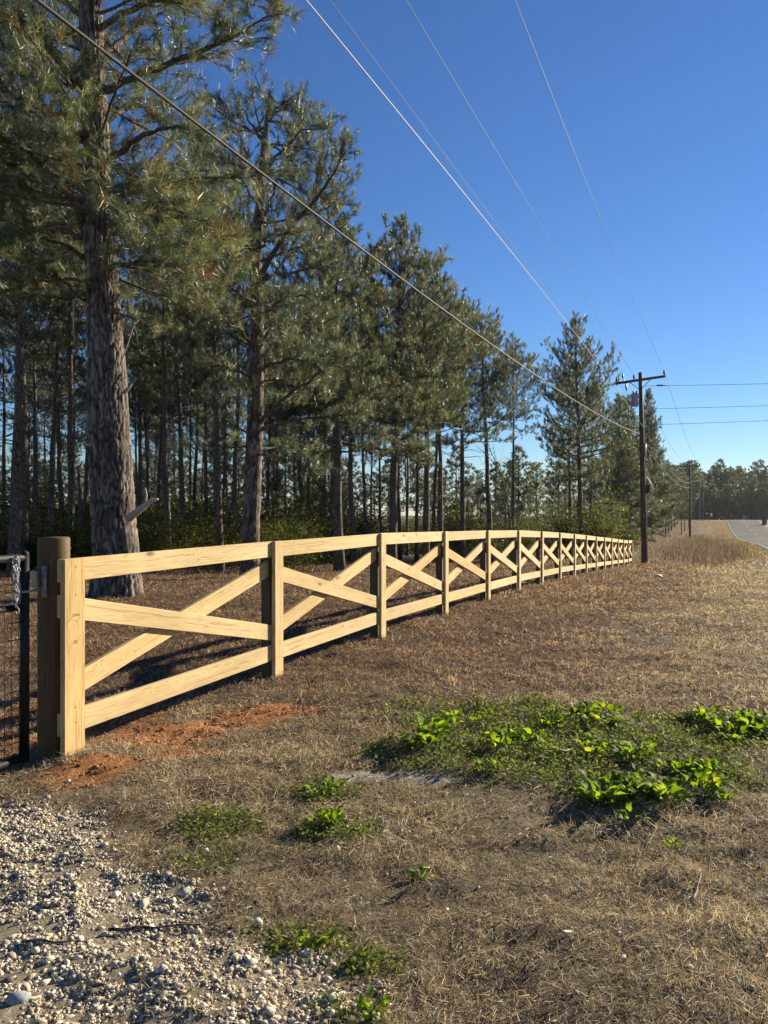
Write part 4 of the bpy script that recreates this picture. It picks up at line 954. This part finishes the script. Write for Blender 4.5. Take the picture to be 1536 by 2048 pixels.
wire('overhead_cable', cb_[0] + [.25, .2, -.5], CB2, .8, .016, M['cable'], 'thick lower cable sagging between the near pole and the second pole')
wire('overhead_cable', CB2, W3 + c3(H3 * .66), 1.3, .02, M['cable'], 'thick lower cable looping from the second pole to the third')
# wires leaving across the road
for py0, py1, lbl in ((772, 764, 'top one of three wires running to the right from the near pole'), (818, 808, 'middle one of three wires running to the right from the near pole'), (850, 838, 'lowest of three wires running to the right from the near pole')):
    A0 = W1 + c1(pz(py0)) + np.array([.1, 0, 0]); B0 = at(1536, py1, 40.0); B1 = A0 + (B0 - A0) * 4.2
    wire('overhead_wire', A0, B1, .12, .010, M['wire'], lbl)
ci = W1 + c1(pz(772)) + np.array([1.0, -.08, 0.02])
obj('dead_end_insulator', Geo().tube([ci - W1 + [x_, 0, 0] for x_ in (-.2, -.12, -.10, -.05, -.03, .02, .04, .09, .11, .2, .3, .34, .36)], [.012, .015, .05, .05, .02, .055, .055, .02, .05, .02, .02, .035, .012], 8).mesh('dead_end_insulator', True), M['dark'], p1)
wire('overhead_wire', W1 + c1(pz(812)) + np.array([-.15, .1, 0]), at(1130, 915, 55), .1, .010, M['wire'], 'service wire slanting down to the left behind the pines')

# ------------------------------------------------------------------ far signs and bin
x = gx(1489, 186); z = Z(x, 186); ss = tag(empty('stop_sign', (x, 186, z)), 'small red stop sign just beyond the crest of the road', 'sign'); zc = EYE + (1024 - 1036) / F * 186 - z
ang = (np.arange(8) + .5) / 8 * 2 * np.pi; 
def octa(r, y0, y1):
    V = np.concatenate([np.stack([r * np.cos(ang), np.full(8, yy), zc + r * np.sin(ang)], 1) for yy in (y0, y1)] + [np.array([[0, y0, zc], [0, y1, zc]])]); k = np.arange(8); k2 = (k + 1) % 8
    return V, np.concatenate([np.stack([np.full(8, 16), k, k2], 1), np.stack([np.full(8, 17), k2 + 8, k + 8], 1), np.stack([k, k + 8, k2 + 8], 1), np.stack([k, k2 + 8, k2], 1)])
g = Geo(); g.add(*octa(.41, -.012, 0)); obj('border', g.mesh('border'), M['white'], ss); g = Geo(); g.add(*octa(.37, -.02, -.014)); obj('plate', g.mesh('plate'), M['red'], ss)
obj('sign_post', Geo().tube([(0, .03, -.2), (0, .03, zc + .3)], .03, 6).mesh('sign_post'), M['galv'], ss)
tcu = bpy.data.curves.new('lettering', 'FONT'); tcu.body = 'STOP'; tcu.size = .30; tcu.align_x = 'CENTER'; tcu.align_y = 'CENTER'; tcu.extrude = .002
to = bpy.data.objects.new('lettering', tcu); tcu.materials.append(M['white']); to.location = (0, -.026, zc); to.rotation_euler = (math.pi / 2, 0, 0); link(to, ss)
bpy.context.view_layer.update(); _m = bpy.data.meshes.new_from_object(to.evaluated_get(bpy.context.evaluated_depsgraph_get())); bpy.data.objects.remove(to)
_m.materials.clear(); to = obj('lettering', _m, M['white'], ss, (0, -.026, zc)); to.rotation_euler = (math.pi / 2, 0, 0)
x = gx(1422, 160); z = Z(x, 160); sp = tag(empty('road_sign', (x, 160, z)), 'small pale rectangular road sign on a post left of the road crest', 'sign')
zc = EYE + (1024 - 1031) / F * 160 - z; zc = max(zc, 1.2)
obj('plate', Geo().box((0, -.03, zc), (.45, .01, .62)).mesh('plate'), M['white'], sp); obj('sign_post', Geo().tube([(0, 0, -.2), (0, 0, zc + .3)], .03, 6).mesh('sign_post'), M['galv'], sp)
x = gx(1529, 138); z = Z(x, 138); bn = tag(empty('wheelie_bin', (x, 138, z), .3), 'dark red-brown wheeled bin at the far side of the road', 'bin')
bm = bmesh.new(); r = bmesh.ops.create_cube(bm, size=1)
for v in bm.verts: f_ = .72 if v.co.z < 0 else 1; v.co = Vector((v.co.x * .62 * f_, v.co.y * .7 * f_, (v.co.z + .5) * .98 + .06))
bmesh.ops.bevel(bm, geom=list(bm.edges), offset=.02, segments=1, affect='EDGES'); me = bpy.data.meshes.new('bin_body'); bm.to_mesh(me); bm.free(); obj('bin_body', me, M['bin'], bn)
obj('lid', Geo().box((0, -.02, 1.075), (.66, .76, .05)).mesh('lid'), M['bin'], bn)
for s in (-1, 1): obj('wheel', Geo().tube([(s * .24, .3, .12), (s * .30, .3, .12)], .12, 12).mesh('wheel'), M['dark'], bn)
obj('handle', Geo().tube([(-.26, .4, 1.0), (.26, .4, 1.0)], .02, 6).mesh('handle'), M['bin'], bn)

# ------------------------------------------------------------------ ground cover
def scatter(rng, y0, y1, dens, mg=1.2, xl=None):
    n = int(dens * ((.53 * (y1 ** 2 - y0 ** 2)) + 2 * mg * (y1 - y0)))
    y = y0 + (y1 - y0) * rng.random(n * 2); keep = rng.random(n * 2) < (.53 * y + mg) / (.53 * y1 + mg); y = y[keep][:n]
    x = (rng.random(len(y)) * 2 - 1) * (.53 * y + mg); return x, y
def blades(rng, x, y, h, w, lean, cols, lift=0., curl=.5):
    """upright or lying blades: base, middle, tip"""
    n = len(x); z = hgt(x, y) + lift; a = rng.random(n) * 6.283; le = lean * rng.uniform(.4, 1.2, n); L = h * rng.uniform(.55, 1.25, n)
    d = np.stack([np.cos(a) * np.sin(le), np.sin(a) * np.sin(le), np.cos(le)], 1)
    le2 = np.minimum(le + curl * rng.uniform(.2, 1.4, n), 1.75); a2 = a + rng.normal(0, .35, n)
    d2 = np.stack([np.cos(a2) * np.sin(le2), np.sin(a2) * np.sin(le2), np.cos(le2)], 1)
    b = np.stack([x, y, z - .004], 1); m = b + d * (L * .5)[:, None]; t = m + d2 * (L * .55)[:, None]
    s = perp(rng, d) * (np.asarray(w) * rng.uniform(.7, 1.3, n))[:, None] * .5
    V = np.stack([b - s, b + s, m - s * .85, m + s * .85, t], 1).reshape(-1, 3)
    k = np.arange(n)[:, None] * 5; T = np.concatenate([k + [0, 1, 3], k + [0, 3, 2], k + [2, 3, 4]])
    return V, T, np.repeat(cols, 5, 0)
def slivers(rng, x, y, h, w, cols, lift):
    """lying dead blades, one thin triangle each"""
    n = len(x); a = rng.random(n) * 6.283; L = h * rng.uniform(.5, 1.3, n); z = hgt(x, y) + lift
    d = np.stack([np.cos(a), np.sin(a), rng.normal(.12, .28, n)], 1); b = np.stack([x, y, z], 1)
    s = nrm(np.cross(d, rng.normal(size=(n, 3)) * .5 + [0, 0, 1])) * (w * rng.uniform(.7, 1.4, n))[:, None] * .5
    V = np.stack([b - s, b + s, b + d * L[:, None]], 1).reshape(-1, 3)
    return V, np.arange(n * 3).reshape(-1, 3), np.repeat(cols, 3, 0)
def pick(rng, n, pal, wts):
    pal = np.array(pal); k = rng.choice(len(pal), n, p=np.array(wts) / sum(wts)); return pal[k] * rng.uniform(.75, 1.25, (n, 1))
rg = np.random.default_rng(99)
gd, gs, gg = Geo(), Geo(), Geo()          # dry grass, pine straw, green grass
BANDS = [(1.9, 3.6, 11500, .0019, .040), (3.6, 5.5, 6400, .0027, .044), (5.5, 8.5, 3000, .0042, .050), (8.5, 14, 1300, .0066, .060), (14, 24, 460, .011, .075), (24, 46, 120, .019, .095)]
for (y0, y1, dens, w, h) in BANDS:
    x, y = scatter(rg, y0, y1, dens)
    v = lat(x, y); mgv, mcl, msd, mst, mgr = m_gravel(x, y), m_clay(x, y), m_sand(x, y), m_straw(x, y), m_green(x, y)
    patch = fbm(x * 1.6, y * 1.6, 200); p2v = fbm(x * .5, y * .5, 201)
    keep = rg.random(len(x)) > np.maximum.reduce([mgv * (.80 + .18 * (patch < .5)), mcl * .75, msd * .9, (patch < .33) * .6, mst * .35, (v < -.3) * .45])
    keep &= v < 7.3
    x, y, patch, p2v, mst, mgr, v = (a[keep] for a in (x, y, patch, p2v, mst, mgr, v)); n = len(x)
    cols = pick(rg, n, [(.53, .45, .29), (.38, .315, .205), (.22, .18, .125), (.10, .08, .06), (.66, .59, .42), (.38, .27, .175)], [3, 4, 3, 2.2, 1.4, 1.6])
    cols = cols * (.45 + 1.1 * patch[:, None])
    red = mst[:, None] * .75; cols = cols * (1 - red) + cols * np.array([.78, .60, .52]) * red
    gk = rg.random(n) < (.03 + .10 * (p2v > .55) + .55 * mgr) * (1 - .8 * mst)
    cols[gk] = pick(rg, int(gk.sum()), [(.09, .125, .03), (.14, .16, .045), (.065, .09, .025)], [3, 2, 2])
    q = rg.random(n) < .34 + .25 * (patch - .5); r_ = ~q
    gd.add(*blades(rg, x[q], y[q], h * (.7 + .7 * patch[q]), w, .5, cols[q], 0, .75))
    gd.add(*slivers(rg, x[r_], y[r_], h * 1.25, w * 1.15, cols[r_], rg.uniform(.0, .022, int(r_.sum()))))
    # fallen pine needles
    x, y = scatter(rg, max(y0, 3.6), y1, dens * .42) if y1 > 3.7 else (np.zeros(0), np.zeros(0))
    if len(x):
        k = rg.random(len(x)) < np.maximum(m_straw(x, y), (lat(x, y) < -.2) * .8) * (1 - .7 * m_clay(x, y)); x, y = x[k], y[k]; n = len(x)
        gs.add(*slivers(rg, x, y, h * 2.2, w * .9, pick(rg, n, [(.165, .095, .063), (.11, .065, .045), (.27, .185, .125), (.065, .043, .032)], [4, 4, 1.6, 3]), rg.uniform(.002, .022, n)))
o = obj('dry_grass', gd.mesh('dry_grass'), M['grass']); tag(o, 'dead tan and brown mown grass over the roadside verge', 'grass', kind='stuff')
o = obj('pine_straw', gs.mesh('pine_straw'), M['straw']); tag(o, 'red-brown fallen pine needles strewn along both sides of the fence', 'pine straw', kind='stuff')
# tufts of longer tan grass and tall dry weeds in the ditch
gt_ = Geo(); n = 36000; y = rg.uniform(40, 112, n); v = rg.uniform(-2.2, 7.2, n); x = FS * y - 3.857 + v
dn = np.exp(-((v - 3.4) / 2.3) ** 2) * sstep(40, 58, y) * (.35 + 1.2 * (fbm(x * .4, y * .25, 300) > .42)) * (1 - .75 * sstep(80, 112, y)); k = rg.random(n) < dn; x, y, v = x[k], y[k], v[k]; n = len(x)
hh = (.45 + .55 * sstep(42, 60, y)) * (.30 + .75 * np.exp(-((v - 3.2) / 2.0) ** 2) * (.4 + fbm(x * .5, y * .4, 301))) * (1 - .5 * sstep(75, 110, y))
gt_.add(*blades(rg, x, y, hh, .028, .3, pick(rg, n, [(.17, .14, .11), (.12, .098, .082), (.075, .062, .053), (.27, .23, .18)], [3, 3, 3, 1.6]), 0, .35))
n = 16000; y = rg.uniform(40, 150, n); v = rg.uniform(2.6, 7.6, n); x = FS * y - 3.857 + v; k = rg.random(n) < sstep(3.0, 5.6, v + (fbm(x * .5, y * .3, 305) - .5) * 2.5); x, y = x[k], y[k]; n = len(x)
gt_.add(*blades(rg, x, y, .16 * (.5 + fbm(x, y, 302)), .035, .5, pick(rg, n, [(.30, .24, .125), (.22, .175, .095), (.16, .14, .07)], [3, 3, 2]), 0, .5))
n = 15000; y = rg.uniform(46, 165, n); v = rg.uniform(-14, 6.4, n); x = FS * y - 3.857 + v; k = rg.random(n) > sstep(3.0, 6.0, v + (fbm(x * .5, y * .3, 305) - .5) * 2.5); x, y = x[k], y[k]; n = len(x)
gt_.add(*blades(rg, x, y, .22 * (.4 + fbm(x * .5, y * .5, 303)), .045, .5, pick(rg, n, [(.26, .18, .11), (.20, .13, .085), (.15, .10, .07)], [3, 3, 2]), 0, .5))
tag(obj('tall_dry_weeds', gt_.mesh('tall_dry_weeds'), M['grass']), 'tall grey-brown dead weeds in the ditch beyond the fence end', 'weeds', kind='stuff')
# fine green ground cover between the broad-leaved weeds
x, y = scatter(rg, 2.0, 9.5, 5200, .6); k = rg.random(len(x)) < m_green(x, y) * (.25 + .9 * (fbm(x * 5, y * 5, 210) > .45)) * .75; x, y = x[k], y[k]; n = len(x)
z = hgt(x, y) + rg.uniform(.008, .05, n); a = rg.random(n) * 6.283; tl = rg.uniform(0, .8, n)
d = np.stack([np.cos(a) * np.cos(tl), np.sin(a) * np.cos(tl), np.sin(tl)], 1); u = nrm(np.cross(d, nrm(rg.normal(size=(n, 3)) * .35 + [0, 0, 1]))); L = (.012 + .010 * rg.random(n))[:, None] * (1 + np.maximum(0, y - 4) * .08)[:, None]; b = np.stack([x, y, z], 1)
V = np.stack([b, b + d * L * .55 + u * L * .5, b + d * L, b + d * L * .55 - u * L * .5], 1).reshape(-1, 3); k4 = np.arange(n)[:, None] * 4
gg.add(V, np.concatenate([k4 + [0, 1, 2], k4 + [0, 2, 3]]), np.repeat(pick(rg, n, [(.12, .165, .036), (.16, .195, .044), (.08, .115, .03), (.25, .245, .075)], [3, 3, 2, 2.6]), 4, 0))
tag(obj('ground_cover', gg.mesh('ground_cover'), M['leaf']), 'fine green clover-like ground cover in patches on the verge', 'ground cover', kind='stuff')

# ------------------------------------------------------------------ stones
def ico(seed):
    bm = bmesh.new(); bmesh.ops.create_icosphere(bm, subdivisions=1, radius=1.0); r_ = random.Random(seed)
    for v in bm.verts: v.co *= r_.uniform(.68, 1.12)
    V = np.array([v.co[:] for v in bm.verts]); bm.faces.ensure_lookup_table(); T = np.array([[v.index for v in f.verts] for f in bm.faces]); bm.free(); return V, T
def ico12(seed):
    bm = bmesh.new(); bmesh.ops.create_icosphere(bm, subdivisions=1, radius=1.0); r_ = random.Random(seed)
    t = (1 + 5 ** .5) / 2; bm.free()
    V = np.array([(-1, t, 0), (1, t, 0), (-1, -t, 0), (1, -t, 0), (0, -1, t), (0, 1, t), (0, -1, -t), (0, 1, -t), (t, 0, -1), (t, 0, 1), (-t, 0, -1), (-t, 0, 1)]) / 1.9
    V = V * np.array([[r_.uniform(.55, 1.3)] for _ in range(12)])
    T = np.array([(0, 11, 5), (0, 5, 1), (0, 1, 7), (0, 7, 10), (0, 10, 11), (1, 5, 9), (5, 11, 4), (11, 10, 2), (10, 7, 6), (7, 1, 8), (3, 9, 4), (3, 4, 2), (3, 2, 6), (3, 6, 8), (3, 8, 9), (4, 9, 5), (2, 4, 11), (6, 2, 10), (8, 6, 7), (9, 8, 1)])
    return V, T
ICO = [ico12(k) for k in range(8)]
def octs(seed):
    r_ = random.Random(seed); V = np.array([(1, 0, 0), (-1, 0, 0), (0, 1, 0), (0, -1, 0), (0, 0, 1), (0, 0, -1)], float) * np.array([[r_.uniform(.7, 1.25)] for _ in range(6)]) + np.array([[r_.uniform(-.35, .35) for _ in range(3)] for _ in range(6)])
    return V, np.array([(0, 2, 4), (2, 1, 4), (1, 3, 4), (3, 0, 4), (2, 0, 5), (1, 2, 5), (3, 1, 5), (0, 3, 5)])
ICO += [octs(k) for k in range(8)]
def stones(rng, g, x, y, size, cols, sink=.25):
    n = len(x); kind = rng.integers(0, 8, n) + np.where(size < .0085, 8, 0)
    for k in range(16):
        i = np.where(kind == k)[0]; V, T = ICO[k]; m = len(i); nv = len(V)
        if not m: continue
        sc = size[i][:, None] * np.stack([rng.uniform(.8, 1.6, m), rng.uniform(.6, 1.1, m), rng.uniform(.4, .8, m)], 1)
        Q = rng.normal(size=(m, 3, 3)); Q, _ = np.linalg.qr(Q); tl = Q * .0
        a = rng.random(m) * 6.283; c, s = np.cos(a), np.sin(a)
        W_ = V[None] * sc[:, None]; tx = rng.normal(0, .3, m)[:, None]; W_ = np.stack([W_[..., 0], W_[..., 1] - tx * W_[..., 2], W_[..., 2] + tx * W_[..., 1]], -1)
        W_ = np.stack([W_[..., 0] * c[:, None] - W_[..., 1] * s[:, None], W_[..., 0] * s[:, None] + W_[..., 1] * c[:, None], W_[..., 2]], -1)
        W_ += np.stack([x[i], y[i], hgt(x[i], y[i]) + size[i] * (.55 - sink)], 1)[:, None]
        TT = (T[None] + (np.arange(m) * nv)[:, None, None]).reshape(-1, 3)
        g.add(W_.reshape(-1, 3), TT, np.repeat(cols[i], nv, 0))
gv = Geo(); x, y = scatter(rg, 1.9, 4.6, 26000, .5); mgv = m_gravel(x, y)
k = rg.random(len(x)) < mgv * (.72 + .28 * (fbm(x * 3, y * 3, 400) > .42)) + .008; x, y = x[k], y[k]; n = len(x)
size = np.exp(rg.normal(math.log(.0048), .42, n)); size = np.clip(size, .0022, .022)
stones(rg, gv, x, y, size, pick(rg, n, [(.53, .455, .34), (.43, .365, .27), (.68, .60, .47), (.30, .255, .195), (.46, .36, .24), (.18, .158, .13)], [4, 4, 2, 2, 2, 1]))
tag(obj('gravel', gv.mesh('gravel'), M['stone']), 'pale crushed stone of the gravel drive', 'gravel', kind='stuff')
gc = Geo(); x, y = scatter(rg, 3.4, 7.5, 1100, .5); k = rg.random(len(x)) < m_clay(x, y); x, y = x[k], y[k]; n = len(x)
stones(rg, gc, x, y, np.clip(np.exp(rg.normal(math.log(.006), .5, n)), .003, .022), pick(rg, n, [(.33, .14, .06), (.26, .105, .048), (.20, .085, .045)], [3, 3, 1]))
tag(obj('clay_clods', gc.mesh('clay_clods'), M['stone']), 'orange clay crumbs dug up beside the first fence posts', 'soil', kind='stuff')
def rock(px, py, size, c, label, flat=.6, seed=0):
    p = gp(px, py); V, T = ico(seed); V = V * np.array([1.15, .85, flat]) * size; g = Geo(); g.add(V, T, np.array(c))
    o = obj('rock', g.mesh('rock'), M['stone'], None, (p[0], p[1], Z(*p) + size * flat * .45)); o.rotation_euler = (0, 0, seed * 1.3); tag(o, label, 'stone')
PALE = (.44, .40, .31)
for k, a in enumerate(((370, 1792, .034, PALE, 'largest pale stone at the right edge of the gravel, lying alone'), (517, 1850, .026, (.50, .47, .37), 'pale whitish stone beside the green weed patch, right of the gravel'),
    (36, 2005, .036, (.27, .29, .30), 'blue-grey stone in the gravel near the bottom corner'), (95, 1598, .022, PALE, 'knobbly pale stone at the top end of the gravel'), (250, 1710, .020, (.36, .33, .26), 'tan stone at the gravel edge below the first fence post'),
    (335, 1755, .022, PALE, 'pale stone on the ragged gravel edge, above the largest stone'), (325, 1942, .022, (.38, .36, .31), 'grey-tan stone in the lower gravel'), (230, 1930, .024, PALE, 'flat pale stone in the middle of the lower gravel'),
    (660, 1998, .030, (.20, .22, .24), 'dark slate-grey flat chip at the bottom, right of the gravel'), (395, 1690, .018, PALE, 'small pale stone in the dead grass right of the gravel'), (105, 1650, .018, (.33, .31, .28), 'grey stone in the upper gravel'), (480, 1910, .02, (.4, .37, .3), 'pale stone in the thin gravel strip left of a weed patch'))): 
    rock(*a, flat=.35 if 'flat' in a[4] else .65, seed=k + 3)
def bit(px, py, L, wd, a, m, label, name, cat):
    p = gp(px, py); g = Geo(); t = np.linspace(-1, 1, 7); rng = np.random.default_rng(int(px))
    q = np.stack([t * L / 2 * math.cos(a), t * L / 2 * math.sin(a) , rng.normal(0, .004, 7) + .012], 1); q[:, :2] += rng.normal(0, L * .012, (7, 2)); g.tube(q, np.linspace(wd, wd * .5, 7), 6)
    tag(obj(name, g.mesh(name, True), m, None, (p[0], p[1], Z(*p))), label, cat)
bit(310, 1862, .34, .006, .12, M['bark'], 'dark thin stick lying across the gravel', 'stick', 'stick')
bit(105, 1890, .22, .005, .05, M['bark'], 'short dark twig in the gravel by the left edge', 'stick', 'stick')
bit(1395, 1780, .3, .004, 1.1, M['deadwood'], 'pale dry stalk lying in the brown grass right of the weeds', 'stick', 'stick')
def scrap(px, py, s, label, seed):
    p = gp(px, py); rng = np.random.default_rng(seed); n = 6; a = np.arange(n) / n * 6.283; r_ = s * rng.uniform(.5, 1.1, n); z = rng.uniform(.0, s * .7, n)
    V = np.concatenate([np.stack([r_ * np.cos(a), r_ * .7 * np.sin(a), z + .008], 1), np.stack([r_ * np.cos(a), r_ * .7 * np.sin(a), z + .004], 1), [[0, 0, s * .5], [0, 0, s * .5 - .004]]]); k = np.arange(n); k2 = (k + 1) % n
    T = np.concatenate([np.stack([np.full(n, 12), k, k2], 1), np.stack([np.full(n, 13), k2 + 6, k + 6], 1), np.stack([k, k + 6, k2 + 6], 1), np.stack([k, k2 + 6, k2], 1)])
    g = Geo(); g.add(V, T); tag(obj('dead_leaf', g.mesh('dead_leaf'), M['litter'], None, (p[0], p[1], Z(*p) + .015)), label, 'leaf')
scrap(894, 1386, .045, 'pale curled scrap lying on the brown grass above the weeds', 3); scrap(1125, 1514, .05, 'dry tan leaf among the green weeds', 4); scrap(1128, 1882, .03, 'pale scrap in the lower brown grass', 5)
scrap(848, 1752, .03, 'small whitish curled leaf in the grass below the sandy spot', 6); scrap(1318, 1158, .15, 'pale scrap on the far verge past the fence', 7)

# ------------------------------------------------------------------ broad-leaved weeds, every leaf its own piece
def leaf_mesh(seed):
    rng = np.random.default_rng(seed); n = 7; t = np.linspace(0, 1, n); w = np.sin(np.pi * np.clip(t * .92 + .06, 0, 1)) ** .75 * .34 * (1 + .18 * np.sin(t * 17 + seed)); zc = .18 * np.sin(t * 2.6) - .22 * t ** 2
    mid = np.stack([t, np.zeros(n), zc], 1); l = np.stack([t, w, zc + w * .35 + rng.normal(0, .02, n)], 1); r_ = np.stack([t, -w * .95, zc + w * .3 + rng.normal(0, .02, n)], 1)
    V = np.concatenate([mid, l, r_]); k = np.arange(n - 1); T = np.concatenate([np.stack([k, k + 1, k + 1 + n], 1), np.stack([k, k + 1 + n, k + n], 1), np.stack([k, k + 1 + 2 * n, k + 1], 1), np.stack([k, k + 2 * n, k + 1 + 2 * n], 1)])
    st = np.array([(-.55, 0, -.30), (-.25, .0, -.08), (.0, .0, 0)]); sv, stt = tube(st, [.018, .018, .015], 3, False)
    return mesh_from('leaf', np.concatenate([V, sv]), np.concatenate([T, stt + len(V)]), None, True)
LM = [leaf_mesh(k) for k in range(5)]
rw = np.random.default_rng(55)
PL = [  # pixel, spread px, how many plants, leaf length, label, name of the clump
 (1270, 1590, 95, 18, 15, .08, 'bright green broad-leaved weed in the large front clump of the verge', 'weeds in the large front clump'),
 (1380, 1560, 60, 22, 10, .068, 'yellow-green weed on the right wing of the large front clump', 'weeds right of the large front clump'),
 (1040, 1487, 60, 16, 10, .062, 'broad-leaved weed in the middle clump of the verge', 'weeds in the middle clump'),
 (1160, 1445, 70, 16, 9, .072, 'dark green weed in the rear clump by the sandy spot', 'weeds in the rear clump by the sand'),
 (1240, 1515, 90, 22, 13, .06, 'green weed between the rear and the front clump', 'weeds between the rear and front clumps'),
 (1470, 1462, 75, 30, 14, .078, 'bright weed in the clump at the picture edge of the verge', 'weeds in the clump at the picture edge'),
 (865, 1495, 24, 22, 6, .08, 'tall dark leafy weed at the near end of the weed patch, by the sandy spot', 'tall dark weeds by the sandy spot'),
 (640, 1585, 35, 12, 4, .05, 'small weed in the patch halfway between gravel and sandy spot', 'weeds halfway between gravel and sand'),
 (655, 1655, 45, 12, 4, .05, 'small dark weed just in front of the halfway patch', 'weeds in front of the halfway patch'),
 (600, 1895, 50, 12, 4, .035, 'low weed beside the whitish stone near the gravel edge', 'low weeds by the whitish stone'),
 (745, 1945, 40, 14, 3, .035, 'low weed near the bottom edge right of the gravel', 'low weeds near the bottom edge'),
 (950, 1455, 60, 20, 5, .05, 'sparse weed at the back of the weed patch towards the fence', 'sparse weeds at the back of the patch'),
 (1050, 1545, 110, 18, 6, .04, 'small scattered weed in front of the middle clump', 'scattered weeds before the middle clump'),
 (1440, 1605, 25, 8, 2, .05, 'low yellow-green weed right of and below the large front clump', 'low weeds below the front clump'),
 (1250, 1640, 20, 8, 1, .05, 'lone small weed in the brown grass below the large front clump', None),
 (1352, 1700, 14, 6, 1, .045, 'lone tiny seedling in the brown grass at the right', None), (848, 1765, 8, 5, 1, .04, 'lone tiny seedling beside the whitish curled leaf', None),
 (735, 2035, 30, 8, 2, .04, 'weed cut by the bottom edge of the picture', 'weeds at the bottom edge'),
]
for (px, py, sx, sy, n, ls, label, group) in PL:
    for k in range(n):
        p = gp(px + rw.uniform(-sx, sx), py + rw.uniform(-sy, sy)); z = Z(*p)
        w = tag(empty('weed_plant', (p[0], p[1], z), rw.random() * 6.28), label, 'weed', group)
        nl = int(rw.integers(9, 15)); tall = 1.7 if 'tall' in label else 1.0
        for j in range(nl):
            L = ls * rw.uniform(.55, 1.15); a = j * 2.4 + rw.normal() * .4; el = rw.uniform(.0, 1.0); r_ = rw.uniform(.3, 1.0) * ls * 1.1
            lf = obj('leaf', LM[int(rw.integers(0, 5))], M['weed'], w, (math.cos(a) * r_, math.sin(a) * r_, max(.3 * L, (.25 + .75 * el) * ls * .9 * tall * rw.uniform(.5, 1.1))))
            lf.rotation_euler = (rw.normal() * .35, -el * .9 + rw.normal() * .25, a + rw.normal() * .3); lf.scale = (L, L, L)

hz_b = Geo().box((0, 450, 9), (2640, 1720, 36)).mesh('haze')
hm = bpy.data.materials.new('haze'); hm.use_nodes = True; hn = hm.node_tree; hn.nodes.clear(); ho = hn.nodes.new('ShaderNodeOutputMaterial'); hv = hn.nodes.new('ShaderNodeVolumePrincipled')
hv.inputs['Color'].default_value = (.85, .92, 1, 1); hv.inputs['Density'].default_value = .00009; hv.inputs['Anisotropy'].default_value = .35
hn.links.new(hv.outputs[0], ho.inputs['Volume'])
tag(obj('haze', hz_b, hm), 'thin winter haze over the far wood', kind='stuff')
